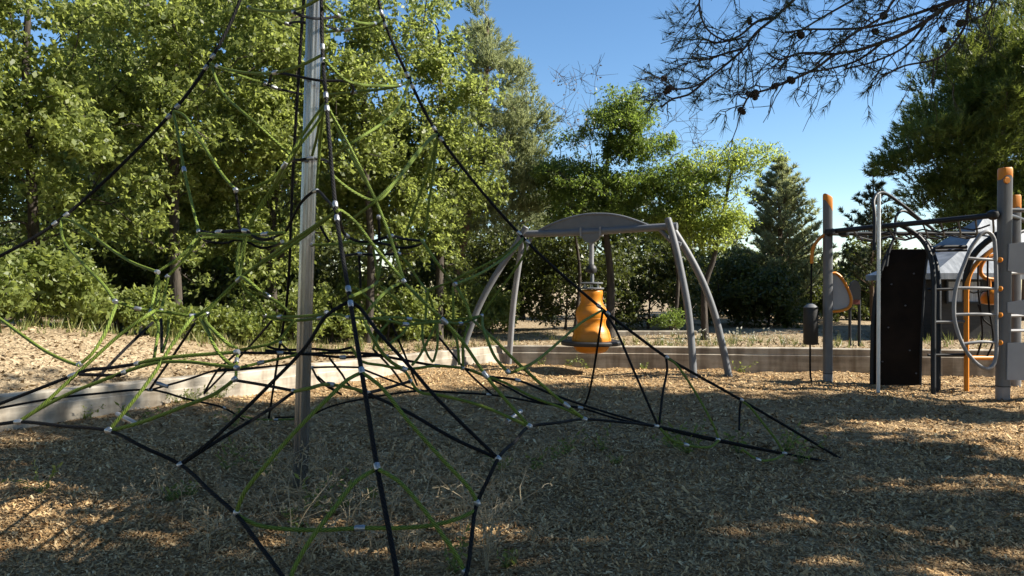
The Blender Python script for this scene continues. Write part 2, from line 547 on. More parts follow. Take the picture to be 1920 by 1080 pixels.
xs = np.arange(-9.5, 15.01, 0.08)
ys = np.arange(-4.0, 14.21, 0.08)
GX, GY = np.meshgrid(xs, ys, indexing="ij")
tag(grid_obj("play_ground", np.stack([GX, GY, pit_z(GX, GY)], -1), M["chips_ground"]), kind="structure")
g = MB().add([(-700, -700, -0.35), (700, -700, -0.35), (700, 700, -0.35), (-700, 700, -0.35)], [(0, 1, 2, 3)])
tag(g.build("ground", M["earth"]), kind="structure")

WALL_L = np.array([(-12.5, -3.0), (-9.2, 2.4), (-6.7, 5.5), (-5.13, 7.5), (-4.39, 8.42), (-3.6, 9.4), (-2.84, 10.5), (-1.53, 12.3), (-0.15, 14.0)])
WALL_R = np.array([(-0.15, 14.0), (2.0, 13.8), (4.28, 13.55), (6.39, 13.2), (8.4, 12.95), (12.0, 12.6), (17.0, 12.1)])
TH = 0.20
WTOP = 0.42
def resample(P, step):
    out = [P[0]]
    for a, b in zip(P[:-1], P[1:]):
        n = max(1, int(np.linalg.norm(b - a) / step))
        for i in range(1, n + 1):
            out.append(a + (b - a) * i / n)
    return np.array(out)
def offset_line(P, d):
    T = unit(np.gradient(P, axis=0))
    return P + np.stack([-T[:, 1], T[:, 0]], -1) * d
def wall(name, line, label, cut_start=0.0):
    P = resample(line, 0.3)
    Q = offset_line(P, TH)
    b = MB()
    V, Fc = [], []
    bv = 0.015
    for i in range(len(P)):
        p, q = P[i], Q[i]
        n = (q - p) / TH
        w = 0.004 * vnoise(p[0], p[1], 0.5, 7)
        lp = p - n * (0.012 + 0.004 * vnoise(p[0], p[1], 0.7, 8))
        V += [(lp[0], lp[1], -0.3), (lp[0], lp[1], 0.285 + w), (p[0], p[1], 0.297 + w), (p[0], p[1], WTOP - bv + w), (p[0] + n[0] * bv, p[1] + n[1] * bv, WTOP + w),
              (q[0] - n[0] * bv, q[1] - n[1] * bv, WTOP + w), (q[0], q[1], WTOP - bv + w), (q[0], q[1], -0.3)]
    for i in range(len(P) - 1):
        for j in range(7):
            Fc.append((i * 8 + j, (i + 1) * 8 + j, (i + 1) * 8 + j + 1, i * 8 + j + 1))
    Fc.append(tuple(range(8))); k = (len(P) - 1) * 8
    Fc.append(tuple(k + j for j in range(8))[::-1])
    b.add(V, Fc)
    o = b.build(name, M["concrete"])
    return tag(o, label, "retaining wall")
wall("retaining_wall", WALL_L[:-1].tolist() and np.vstack([WALL_L[:-1], [[-0.16, 13.985]]]), "low sunlit concrete retaining wall under the oak bank, running back beside the climbing net")
wall("retaining_wall", WALL_R, "low shaded concrete retaining wall behind the orange bag swing and the play structure")

# terrace behind the walls: rings pushed outwards from the middle of the pit
TC = np.array([2.0, 5.0])
WL = resample(np.vstack([WALL_L, WALL_R[1:]]), 0.22)
WLo = offset_line(WL, TH - 0.03)
kk = np.concatenate([np.arange(0, 4.0, 0.12), np.geomspace(4.0, 300, 60)])
def terrace_h(x, y, m, wx):
    s = np.clip(m / 2.6, 0, 1); s = s * s * (3 - 2 * s)
    bank = np.clip((-2.6 - wx) / 1.5, 0, 1) * np.clip((9.0 + wx) / 3.0, 0.3, 1)
    h = 0.385 + 0.52 * bank * s + np.clip(m - 0.3, 0, 1) * (0.05 * vnoise(x, y, 1.3, 4) + 0.02 * vnoise(x, y, 0.4, 5))
    return h
out = WLo - TC
od = np.linalg.norm(out, axis=1)
G = np.zeros((len(WLo), len(kk), 3))
for j, m in enumerate(kk):
    P = WLo + out / od[:, None] * m
    G[:, j, 0], G[:, j, 1] = P[:, 0], P[:, 1]
    G[:, j, 2] = terrace_h(P[:, 0], P[:, 1], np.full(len(P), m), WLo[:, 0])
tag(grid_obj("terrace_ground", G, M["earth"]), kind="structure")
def terr_z(x, y):
    p = np.array([x, y], float)
    d = p - TC
    a = np.arctan2(d[1], d[0])
    ang = np.arctan2(out[:, 1], out[:, 0])
    i = int(np.argmin(np.abs(np.angle(np.exp(1j * (ang - a))))))
    return float(terrace_h(x, y, np.array(max(np.linalg.norm(d) - od[i], 0.0)), WLo[i, 0]))
kerb = MB()
kp = [(1.9, 17.6), (4.3, 17.3)]
kerb.box(((kp[0][0] + kp[1][0]) / 2, 17.45, 0.42), (2.42, 0.18, 0.16), bev=0.012)
tag(kerb.build("path_kerb", M["concrete"]), "short pale concrete kerb on the dry ground beyond the orange bag swing", "kerb")

# ------------------------------------------------------------------ foliage and trees
def leaf_quads(P, L, W, up=0.5, droop=0.2, r=None):
    n = len(P)
    a = r.normal(size=(n, 3)); a[:, 2] -= droop
    a = unit(a)
    nn = r.normal(size=(n, 3)); nn[:, 2] += up
    b = unit(np.cross(a, nn))
    c = np.cross(b, a)
    s = r.uniform(0.45, 1.35, n)[:, None]
    L_, W_ = L * s, W * s * r.uniform(0.8, 1.15, n)[:, None]
    f = r.uniform(-0.12, 0.2, n)[:, None] * L_
    V = np.stack([P, P + a * L_ * 0.55 + b * W_ * 0.5 + c * f, P + a * L_, P + a * L_ * 0.5 - b * W_ * 0.5 + c * f], 1)
    return V.reshape(-1, 3)

def needle_tris(P, D, k, L, w, r, spread=0.7):
    n = len(P)
    P = np.repeat(P, k, 0)
    D = np.repeat(D, k, 0)
    d = unit(D + r.normal(size=(n * k, 3)) * spread)
    b = unit(np.cross(d, r.normal(size=(n * k, 3))))
    Lr = (L * r.uniform(0.7, 1.2, n * k))[:, None]
    V = np.stack([P - b * w / 2, P + b * w / 2, P + d * Lr], 1)
    return V.reshape(-1, 3)

def clump_points(ells, n, r, shell=0.5):
    """n points spread through a union of ellipsoids [(centre, radii)], more of them towards the surface"""
    vol = np.array([np.prod(e[1]) for e in ells]) ** 0.7
    k = r.choice(len(ells), n, p=vol / vol.sum())
    d = unit(r.normal(size=(n, 3)))
    q = r.uniform(0, 1, n) ** shell
    C = np.array([e[0] for e in ells], float)[k]
    R = np.array([e[1] for e in ells], float)[k]
    return C + d * R * q[:, None], d

def limbs(trunk, r0, r1, targets, mb, r, tip=0.010, thick=0.016, sides=6):
    """a tapered trunk and limbs that grow from the nearest wood towards each target"""
    T = smooth_path(trunk, 0.25)
    n = len(T)
    rad = r0 + (r1 - r0) * np.linspace(0, 1, n) ** 0.8
    rad[0] *= 1.35
    mb.tube(T, rad, 10)
    nodes = [p for p in T[max(1, int(n * 0.22)):]]
    nr = list(rad[max(1, int(n * 0.22)):])
    cen = T[int(n * 0.6)]
    order = np.argsort(np.linalg.norm(targets - cen, axis=1))
    NP = np.array(nodes)
    NR = np.array(nr)
    for i in order:
        t = targets[i]
        dv = t - NP
        dist = np.linalg.norm(dv, axis=1)
        cost = dist + 0.8 * np.clip(NP[:, 2] - t[2], 0, None) + 0.5 * np.clip(0.5 * dist - dv[:, 2], 0, None)
        j = int(np.argmin(cost))
        p, L = NP[j], dist[j]
        if L < 0.12: continue
        m = max(3, int(L / 0.22) + 1)
        s = np.linspace(0, 1, m)[:, None]
        side = r.normal(size=3) * L * 0.10
        path = p + (t - p) * s + (side + np.array([0, 0, 0.10 * L])) * np.sin(s * np.pi) + r.normal(size=(m, 3)) * 0.02 * L * np.sin(s * np.pi)
        ra = min(NR[j] * 0.75, tip + thick * L)
        rr = ra + (tip - ra) * np.linspace(0, 1, m)
        mb.tube(path, rr, sides if ra > 0.02 else 4, caps=False)
        NP = np.vstack([NP, path[1:]])
        NR = np.concatenate([NR, rr[1:]])

def broadleaf(name, label, base, trunk, ells, nclump, nleaf, clump_r, L, W, leafmat, seed, cat="tree", group=None, r0=0.16, r1=0.04,
              flat=0.75, up=0.6, droop=0.2, barkmat="bark", shell=0.5, tw=0.016, cull=None, limb_frac=1.0, spray=1):
    r = np.random.default_rng(seed)
    root = thing(name, label, cat, base, group)
    C, D = clump_points(ells, nclump, r, shell)
    C = C[C[:, 2] > base[2] + 0.25]
    if cull is not None:
        C = C[cull(C)]
    mb = MB()
    nl = int(len(C) * limb_frac)
    limbs(np.asarray(trunk, float), r0, r1, C[:nl], mb, r, thick=tw)
    mb.build("trunk", M[barkmat], root, smooth=True)
    n = len(C)
    cr = clump_r * r.uniform(0.6, 1.35, n)
    cnt = (nleaf * (cr / clump_r) ** 2 * r.uniform(0.6, 1.3, n)).astype(int)
    k = np.repeat(np.arange(n), cnt)
    d = unit(r.normal(size=(len(k), 3)))
    P = C[k] + d * (cr[k] * r.uniform(0, 1, len(k)) ** 0.42)[:, None] * np.array([1, 1, flat])
    P += 0.35 * clump_r * np.stack([vnoise(P[:, 0], P[:, 2], 0.3, 31), vnoise(P[:, 1], P[:, 2], 0.3, 32), vnoise(P[:, 0], P[:, 1], 0.3, 33)], -1)
    if spray > 1:
        ns = len(P) // spray
        sel = r.permutation(len(P))[:ns]
        P, k = np.repeat(P[sel], spray, 0), np.repeat(k[sel], spray)
        P = P + r.normal(size=P.shape) * L * 0.12
    V = leaf_quads(P, L, W, up, droop, r)
    tone = np.clip(r.normal(0.45, 0.2, len(P)) + r.normal(0, 0.12, n)[k], 0, 1)
    quads_obj("crown", V, 4, M[leafmat], root, tone)
    return root

def onray(px, d, z):
    return np.array([(px - 960.0) / F_PX * d, d, z])
def zrow(py, d):
    return CAM_H - (py - 540.0) / F_PX * d

def oak(px, d, H, rad, seed, label, lo=1.0, lean=0.0, nclump=150, nleaf=330, L=0.093, W=0.055, mat="oak", r0=0.13, group="oaks on the bank behind the net", name="oak_tree", squash=0.9, extra=(), clump=0.42):
    x = (px - 960.0) / F_PX * d
    zb = terr_z(x, d) - 0.1
    base = np.array([x, d, zb])
    r = np.random.default_rng(seed + 500)
    trunk = [base, base + (lean * 0.2 + r.normal() * 0.08, r.normal() * 0.1, H * 0.25), base + (lean * 0.5 + r.normal() * 0.15, r.normal() * 0.15, H * 0.55), base + (lean, r.normal() * 0.2, H * 0.88)]
    mid = (lo + H) / 2
    ells = [(base + (lean * 0.6, 0, mid), (rad, rad * squash, (H - lo) / 2))]
    for i in range(5):
        a = r.uniform(0, 2 * np.pi)
        ells.append((base + (lean * 0.6 + math.cos(a) * rad * 0.6, math.sin(a) * rad * 0.6 * squash, r.uniform(lo + 0.5, H * 0.85)), (rad * 0.6, rad * 0.6, rad * 0.5)))
    ells += list(extra)
    return broadleaf(name, label, base, trunk, ells, nclump, nleaf, clump, L, W, mat, seed, "tree", group, r0=r0, shell=0.42, spray=5)

# the oaks on the bank behind the climbing net
oak(-330, 10.5, 7.4, 2.4, 101, "oak at the open end of the oak row, foliage down to the bushes", nclump=110)
oak(60, 12.2, 7.6, 2.4, 102, "oak with thin dark trunk standing over the yellow green bushes beside the bank", lo=0.7, nclump=160, r0=0.10)
oak(335, 13.2, 8.0, 2.3, 103, "tall oak with dark trunk right behind the sagging upper ropes of the net", lo=0.7, nclump=160, r0=0.11)
oak(520, 14.6, 8.4, 2.2, 104, "oak whose crown fills the space behind the steel mast", lo=0.7, nclump=150, r0=0.10)
oak(690, 15.2, 7.9, 1.8, 105, "slender oak between the steel mast and the tallest leaning pine", lo=0.9, nclump=125, r0=0.09)
oak(822, 16.2, 7.8, 1.15, 106, "narrow oak with rounded pointed top next to the pale tall pine", lo=1.3, nclump=85, r0=0.11)
oak(190, 17.5, 9.6, 3.0, 107, "oak in the second row, seen through gaps between two nearer oaks", lo=1.0, nclump=130, L=0.14, W=0.085)
oak(440, 19.0, 9.8, 2.8, 108, "oak in the second row, its dark lower crown seen under the net's green ropes", lo=0.8, nclump=130, L=0.14, W=0.085)

# bushes at the foot of the trees
def bush(px, d, w, h, seed, label, mat="bush", L=0.085, W=0.05, nclump=26, nleaf=230, name="bush", group=None, py=None, clump=0.30, depth=None):
    x = (px - 960.0) / F_PX * d
    zb = terr_z(x, d) - 0.05
    base = np.array([x, d, zb])
    r = np.random.default_rng(seed)
    dep = depth or w * 0.8
    ells = [(base + (0, 0, h * 0.45), (w, dep, h * 0.5)), (base + (-w * 0.5, 0, h * 0.4), (w * 0.55, dep * 0.7, h * 0.4)), (base + (w * 0.45, 0.1, h * 0.55), (w * 0.5, dep * 0.7, h * 0.45))]
    trunk = [base, base + (0.05, 0, h * 0.3), base + (0.0, 0.05, h * 0.7)]
    return broadleaf(name, label, base, trunk, ells, nclump, nleaf, clump, L, W, mat, seed, "bush", group, r0=0.035, r1=0.012, shell=0.45, tw=0.008, spray=4)
BG = "bushes on the bank below the oaks"
bush(-60, 9.9, 0.9, 1.15, 201, "yellow green bush cut by the frame at the low end of the bank", group=BG, nclump=24, nleaf=170)
bush(70, 10.9, 0.95, 1.30, 202, "broad yellow green bush with long glossy leaves where the bank begins", group=BG, nclump=34, nleaf=190, L=0.11, W=0.05)
bush(215, 11.9, 0.75, 1.05, 203, "yellow green bush on the bank behind the double black rope of the net", group=BG, nclump=26, nleaf=170)
bush(345, 12.9, 0.7, 0.75, 204, "low yellow green bush at the crest of the bank", group=BG, nclump=16, nleaf=170)
bush(620, 15.2, 0.8, 1.2, 205, "green bush just past the steel mast at the foot of an oak", group=BG, nclump=28)
bush(725, 15.8, 0.95, 1.35, 206, "bright yellow green bush beside the leaning pine trunk", group=BG, nclump=46)
bush(915, 18.2, 0.9, 1.1, 207, "sunlit bush between the two legs of the swing frame", group=BG, nclump=30)
bush(1252, 17.8, 0.42, 0.62, 208, "small round bush alone on the dry ground behind the orange bag", mat="locust", L=0.05, W=0.02, nclump=26, nleaf=200, clump=0.16)
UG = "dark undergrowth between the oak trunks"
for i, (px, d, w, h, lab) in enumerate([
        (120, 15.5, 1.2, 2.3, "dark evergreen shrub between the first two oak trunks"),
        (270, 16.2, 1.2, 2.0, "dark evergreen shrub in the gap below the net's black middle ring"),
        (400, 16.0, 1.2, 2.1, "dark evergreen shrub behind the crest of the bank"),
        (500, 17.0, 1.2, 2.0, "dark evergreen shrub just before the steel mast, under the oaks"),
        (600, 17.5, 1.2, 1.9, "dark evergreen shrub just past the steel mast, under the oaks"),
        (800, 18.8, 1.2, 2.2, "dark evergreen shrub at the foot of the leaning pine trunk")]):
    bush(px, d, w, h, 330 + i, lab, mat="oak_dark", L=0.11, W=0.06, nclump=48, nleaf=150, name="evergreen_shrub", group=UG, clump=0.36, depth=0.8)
bush(455, 13.9, 0.8, 1.15, 211, "green bush just past the crest of the bank, before the second dark trunk", group=BG, nclump=28, nleaf=190)
bush(545, 14.4, 0.8, 1.25, 212, "green bush half hidden by the steel mast", group=BG, nclump=28, nleaf=190)
bush(800, 16.6, 0.9, 1.25, 213, "green bush just before the leaning pine's foot", group=BG, nclump=32, nleaf=190)
bush(860, 17.4, 0.8, 1.45, 214, "green bush behind the swing frame's first bowed leg", group=BG, nclump=32, nleaf=190)
# dark hedge of low holm oaks across the back
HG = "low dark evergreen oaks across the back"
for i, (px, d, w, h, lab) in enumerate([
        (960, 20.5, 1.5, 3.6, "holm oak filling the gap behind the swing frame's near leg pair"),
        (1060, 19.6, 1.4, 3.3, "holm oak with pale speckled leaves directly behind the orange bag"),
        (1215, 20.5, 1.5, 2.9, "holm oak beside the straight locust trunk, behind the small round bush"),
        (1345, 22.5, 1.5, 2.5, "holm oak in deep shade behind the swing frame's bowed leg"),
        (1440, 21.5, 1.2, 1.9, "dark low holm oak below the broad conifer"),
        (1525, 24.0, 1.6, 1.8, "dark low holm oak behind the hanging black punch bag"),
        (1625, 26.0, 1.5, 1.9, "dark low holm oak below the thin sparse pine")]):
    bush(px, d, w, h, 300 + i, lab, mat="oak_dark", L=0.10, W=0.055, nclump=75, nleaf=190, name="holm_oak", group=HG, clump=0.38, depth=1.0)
# a further belt of trees that closes the view
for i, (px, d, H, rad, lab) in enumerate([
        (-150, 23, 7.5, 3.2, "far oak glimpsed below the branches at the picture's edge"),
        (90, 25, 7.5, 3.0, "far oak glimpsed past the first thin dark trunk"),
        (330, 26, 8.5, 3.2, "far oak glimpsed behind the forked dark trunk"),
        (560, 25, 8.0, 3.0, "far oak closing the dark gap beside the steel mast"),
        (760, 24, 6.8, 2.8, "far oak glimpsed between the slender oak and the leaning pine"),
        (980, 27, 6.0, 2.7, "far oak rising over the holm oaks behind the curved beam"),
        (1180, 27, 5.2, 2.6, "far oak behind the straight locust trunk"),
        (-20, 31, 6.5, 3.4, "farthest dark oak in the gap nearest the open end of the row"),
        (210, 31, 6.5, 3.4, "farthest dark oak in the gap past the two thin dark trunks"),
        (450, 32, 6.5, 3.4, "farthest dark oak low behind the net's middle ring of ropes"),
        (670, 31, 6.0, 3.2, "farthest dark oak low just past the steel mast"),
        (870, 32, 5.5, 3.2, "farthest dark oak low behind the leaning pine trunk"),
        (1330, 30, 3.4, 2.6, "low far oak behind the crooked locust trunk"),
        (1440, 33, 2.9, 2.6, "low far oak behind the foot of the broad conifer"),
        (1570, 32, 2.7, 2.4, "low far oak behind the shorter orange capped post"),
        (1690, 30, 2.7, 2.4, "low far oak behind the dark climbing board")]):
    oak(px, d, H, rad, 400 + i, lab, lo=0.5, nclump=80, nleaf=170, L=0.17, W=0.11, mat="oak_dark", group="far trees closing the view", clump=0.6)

# black locusts: feathery layered crowns
def locust(px, d, seed, label, trunk_rel, ells_rel, mat, nclump, nleaf, r0=0.12, L=0.075, W=0.03, clump=0.34):
    x = (px - 960.0) / F_PX * d
    base = np.array([x, d, terr_z(x, d) - 0.08])
    return broadleaf("locust_tree", label, base, [base + np.array(t, float) for t in trunk_rel], [(base + np.array(c, float), rr) for c, rr in ells_rel],
                     nclump, nleaf, clump, L, W, mat, seed, "tree", None, r0=r0, r1=0.03, flat=0.45, up=1.4, droop=0.5, shell=0.55, tw=0.013)
locust(1143, 17.2, 501, "black locust with straight ridged trunk and feathery dark green crown above the curved beam",
       [(0, 0, 0), (0.02, 0.0, 1.5), (-0.12, 0, 3.0), (0.05, 0, 5.2)],
       [((0.0, 0, 4.5), (1.4, 1.2, 0.7)), ((0.35, 0.1, 5.3), (0.65, 0.8, 0.6)), ((-0.7, 0, 3.6), (1.2, 1.2, 0.5)), ((1.1, -0.2, 3.6), (1.4, 1.2, 0.5)), ((1.5, 0, 2.9), (1.0, 1.0, 0.45)), ((-0.2, -0.3, 2.9), (1.3, 0.9, 0.4))],
       "locust", 230, 230, L=0.085, W=0.036, clump=0.36)
locust(1322, 16.4, 502, "yellow green locust with crooked dark trunk beside the swing frame's bowed leg",
       [(0, 0, 0), (0.0, 0.0, 1.3), (0.16, 0, 1.75), (0.34, 0, 2.5), (0.55, 0, 3.7)],
       [((0.15, 0, 3.75), (0.85, 0.9, 0.6)), ((0.85, 0, 4.05), (0.75, 0.6, 0.35)), ((-0.3, 0.0, 3.0), (0.7, 0.8, 0.6)), ((0.45, 0, 2.75), (0.55, 0.6, 0.6)), ((-0.05, 0, 2.4), (0.6, 0.6, 0.35))],
       "locust_yellow", 120, 170, r0=0.085)

# bare twigs of two thin trees in front of the sky
def bare_tree(px, d, top_py, spread, seed, label, nt=46, lo=3.2, leaf=0):
    x = (px - 960.0) / F_PX * d
    base = np.array([x, d, terr_z(x, d) - 0.05])
    top = zrow(top_py, d)
    r = np.random.default_rng(seed)
    root = thing("bare_tree", label, "tree", base)
    mb = MB()
    C = np.stack([base[0] + r.uniform(-1, 1, nt) * spread, base[1] + r.uniform(-0.6, 0.6, nt), r.uniform(base[2] + lo, top, nt)], -1)
    limbs([base, base + (0.12, 0, 1.5), (base[0] - 0.08, d, base[2] + lo), (base[0] + 0.12, d + 0.1, base[2] + lo + 0.45), (base[0] + 0.02, d, base[2] + lo + 0.9)], 0.06, 0.016, C, mb, r, tip=0.005, thick=0.010)
    mb.build("trunk", M["bark"], root, smooth=True)
    tw = MB()
    for c in C:
        for _ in range(3):
            e = c + r.normal(size=3) * 0.22 + (0, 0, 0.12)
            tw.tube([c, (c + e) / 2 + r.normal(size=3) * 0.03, e], [0.006, 0.005, 0.003], 3, caps=False)
    tw.build("twigs", M["twig"], root)
    if leaf:
        k = r.integers(0, nt, leaf)
        P = C[k] + r.normal(size=(leaf, 3)) * 0.12
        quads_obj("crown", leaf_quads(P, 0.07, 0.04, 0.3, 0.4, r), 4, M["dry_leaf"], root, r.uniform(0, 1, leaf))
    return root
bare_tree(1078, 18.6, 130, 0.55, 511, "almost leafless thin tree whose bare twigs stand against the sky beside the pale pine", nt=60, lo=3.4, leaf=160)
bare_tree(1262, 18.2, 215, 0.85, 512, "bare branching tree between the two locusts, twigs against the sky", nt=60, lo=2.6)

# pines
def whorl_pine(name, label, px, d, top_py, half_w, seed, mat, trunk_base_px=None, lo=0.18, levels=26, per=6, k=12, nl=0.16, nw=0.028, upang=0.35, tufts=9, jag=0.25, shape=0.8, r0=0.12, bark="bark_pine", droop=0.0, gap=0.0, base_z=None):
    xb = ((trunk_base_px if trunk_base_px is not None else px) - 960.0) / F_PX * d
    xt = (px - 960.0) / F_PX * d
    zb = terr_z(xb, d) - 0.1
    top = zrow(top_py, d)
    base = np.array([xb, d, zb])
    tip = np.array([xt, d, top])
    r = np.random.default_rng(seed)
    root = thing(name, label, "tree", base)
    H = top - zb
    T = smooth_path([base, base + (tip - base) * 0.35 + (r.normal() * 0.06, 0, 0), base + (tip - base) * 0.7 + (r.normal() * 0.06, 0, 0), tip], 0.25)
    mb = MB()
    rad = r0 + (0.012 - r0) * np.linspace(0, 1, len(T))
    mb.tube(T, rad, 9)
    PP, DD = [], []
    for i in range(levels):
        f = lo + (1 - lo) * (i + r.uniform(-0.3, 0.3)) / levels
        f = min(max(f, lo), 0.985)
        c = T[int(f * (len(T) - 1))]
        g = (1 - (f - lo) / (1 - lo))
        prof = half_w * (g ** shape) * (0.75 + 0.25 * min(1, (f - lo) * 8 + 0.3))
        a0 = r.uniform(0, 6.28)
        for j in range(per):
            if r.uniform() < gap: continue
            a = a0 + 6.28 * j / per + r.normal() * 0.25
            Lb = max(0.15, prof * r.uniform(1 - jag * 1.6, 1 + jag))
            dv = np.array([math.cos(a), math.sin(a), upang + r.normal() * 0.12])
            s = np.linspace(0, 1, 7)[:, None]
            path = c + dv * Lb * s + np.array([0, 0, 1]) * (0.25 * Lb * s ** 2 - droop * Lb * s) + r.normal(size=(7, 3)) * 0.02 * Lb
            rb = 0.006 + 0.014 * Lb
            mb.tube(path, np.linspace(rb, 0.005, 7), 4, caps=False)
            nt = max(2, int(tufts * (0.4 + Lb)))
            for q in range(nt):
                u = 0.28 + 0.72 * (q + r.uniform()) / nt
                ii = u * 6
                i0 = min(int(ii), 5)
                p = path[i0] + (path[i0 + 1] - path[i0]) * (ii - i0)
                tdir = unit(path[i0 + 1] - path[i0])
                sd = unit(np.cross(tdir, (0, 0, 1))) * (1 if q % 2 else -1)
                ln = Lb * r.uniform(0.10, 0.30) * (1.15 - u) + 0.03
                e = p + (sd + tdir * 0.7 + np.array([0, 0, 0.35])) * ln
                mb.tube([p, e], [0.006, 0.004], 3, caps=False)
                for w in np.linspace(0.5, 1.0, max(1, int(ln / 0.13))):
                    PP.append(p + (e - p) * w)
                    DD.append(unit(e - p) * 0.6 + np.array([0, 0, 0.45]))
            PP.append(path[-1]); DD.append(unit(path[-1] - path[-2]))
    mb.build("trunk", M[bark], root, smooth=True)
    PP, DD = np.array(PP), np.array(DD)
    V = needle_tris(PP, unit(DD), k, nl, nw, r, 0.55)
    tone = np.clip(np.repeat(r.normal(0.45, 0.2, len(PP)), k) + r.normal(0, 0.12, len(PP) * k), 0, 1)
    quads_obj("crown", V, 3, M[mat], root, tone)
    return root

whorl_pine("conifer_tree", "broad conical conifer with dark whorled branches beside the yellow green locust", 1462, 24, 292, 1.75, 602, "pine_pale",
           lo=0.1, levels=24, per=8, k=12, nl=0.18, nw=0.040, upang=0.35, tufts=10, jag=0.28, shape=0.68, r0=0.12)
whorl_pine("conifer_tree", "thin sparse conifer with sky showing between its whorls, behind the overhead bars", 1637, 25, 318, 1.35, 603, "pine_dark",
           lo=0.2, levels=13, per=6, k=20, nl=0.18, nw=0.042, upang=0.4, tufts=6, jag=0.3, shape=0.75, r0=0.09, gap=0.12)

def round_pine(name, label, base, trunk, ells, nclump, seed, mat, clump=0.5, ntuft=34, k=10, nl=0.16, nw=0.022, r0=0.2, group=None, shell=0.42, cull=None):
    r = np.random.default_rng(seed)
    base = np.asarray(base, float)
    root = thing(name, label, "tree", base, group)
    C, D = clump_points(ells, nclump, r, shell)
    ok = C[:, 2] > base[2] + 0.3
    if cull is not None: ok &= cull(C)
    C, D = C[ok], D[ok]
    mb = MB()
    limbs(np.asarray(trunk, float), r0, 0.05, C, mb, r, tip=0.008, thick=0.014)
    mb.build("trunk", M["bark_pine"], root, smooth=True)
    n = len(C)
    k2 = np.repeat(np.arange(n), ntuft)
    d = unit(r.normal(size=(len(k2), 3)))
    P = C[k2] + d * (clump * r.uniform(0.15, 1, len(k2)) ** 0.5)[:, None] * np.array([1, 1, 0.7])
    DD = unit(unit(D[k2]) * 0.6 + d * 0.7 + np.array([0, 0, 0.8]))
    # each tuft is a short needle spray along a shoot
    S = np.concatenate([P + DD * s for s in (0.0, 0.06, 0.12)])
    SD = np.concatenate([DD, DD, DD])
    V = needle_tris(S, SD, k // 2, nl, nw, r, 0.5)
    tone = np.clip(np.repeat(np.tile(r.normal(0.45, 0.2, len(P)), 3), k // 2) + r.normal(0, 0.1, len(S) * (k // 2)), 0, 1)
    quads_obj("crown", V, 3, M[mat], root, tone)
    return root

tb = np.array([(836 - 960) / F_PX * 18.4, 18.4, terr_z((836 - 960) / F_PX * 18.4, 18.4) - 0.1])
tx = (925 - 960) / F_PX * 18.4
round_pine("pine_tree", "tallest pale grey green pine, with a leaning brown trunk, behind the swing frame", tb,
           [tb, tb + (0.35, 0, 2.0), tb + (0.75, 0, 4.4), tb + (1.0, 0, 6.6), tb + (1.02, 0, 7.9)],
           [(np.array([tx - 0.2, 18.4, 7.7]), (0.50, 0.5, 1.05)), (np.array([tx + 0.1, 18.4, 6.6]), (0.95, 0.9, 0.9)), (np.array([tx + 0.25, 18.4, 5.5]), (1.25, 1.2, 0.8)),
            (np.array([tx + 0.1, 18.4, 4.5]), (1.45, 1.3, 0.7)), (np.array([tx - 0.1, 18.4, 3.5]), (1.35, 1.2, 0.7)), (np.array([tx + 0.95, 18.3, 4.2]), (0.7, 0.8, 0.5))],
           190, 601, "pine_pale", clump=0.26, ntuft=26, k=10, nl=0.14, nw=0.022, r0=0.15)
bp = np.array([13.5, 20.6, 0.3])
round_pine("pine_tree", "huge dense round crowned pine towering over the orange capped posts", bp,
           [bp, bp + (0.1, 0, 2.0), bp + (-0.2, 0, 4.5), bp + (0.2, 0, 8.4)],
           [(bp + (0.6, 0, 6.1), (2.9, 2.9, 2.9)), (bp + (-1.4, -0.3, 4.8), (1.9, 1.9, 1.6)), (bp + (-0.5, 0, 3.3), (1.7, 2.0, 1.4)), (bp + (1.0, -0.6, 3.0), (2.4, 2.2, 1.7)), (bp + (-0.3, -0.5, 7.0), (1.7, 1.8, 1.5))],
           380, 611, "pine_green", clump=0.48, ntuft=54, k=10, nl=0.16, nw=0.025, r0=0.26)
gp = np.array([17.6, 25.5, 0.3])
round_pine("pine_tree", "grey green pine showing only its top above the huge round pine", gp,
           [gp, gp + (0, 0, 4.0), gp + (-0.1, 0, 10.0)], [(gp + (0, 0, 8.8), (1.7, 1.7, 2.0))], 70, 612, "pine_pale", clump=0.5, ntuft=40, nl=0.17, nw=0.03, r0=0.2)

# ------------------------------------------------------------------ the pyramid climbing net
MAST = np.array([-1.64, 5.75])
ANCH = {"F": np.array([-0.39, 2.95]), "R": np.array([2.98, 6.67]), "L": np.array([-6.26, 4.83]), "K": np.array([-2.80, 8.57])}
def vplane(px, py, c):
    u = (px - 960.0) / F_PX
    e = ANCH[c] - MAST
    t = (u * MAST[1] - MAST[0]) / (e[0] - u * e[1])
    d = MAST[1] + e[1] * t
    return at(px, py, d)
CABLE_PX = {
    "F": [(603, 0, 0), (605, 100, 2), (612, 190, 2), (630, 395, 2), (655, 555, 2), (678, 695, 1), (707, 875, 1), (745, 1080, 0)],
    "R": [(710, 0, 0), (718, 34, 2), (768, 150, 2), (820, 250, 2), (980, 445, 2), (1130, 580, 2), (1200, 634, 0), (1250, 670, 1), (1390, 750, 1)],
    "L": [(450, 0, 0), (393, 115, 2), (325, 208, 2), (115, 410, 2), (0, 480, 0)],
    "K": [(550, 310, 0), (540, 540, 0), (522, 665, 0)]}
TOP_Z = 5.35
CABLE = {}
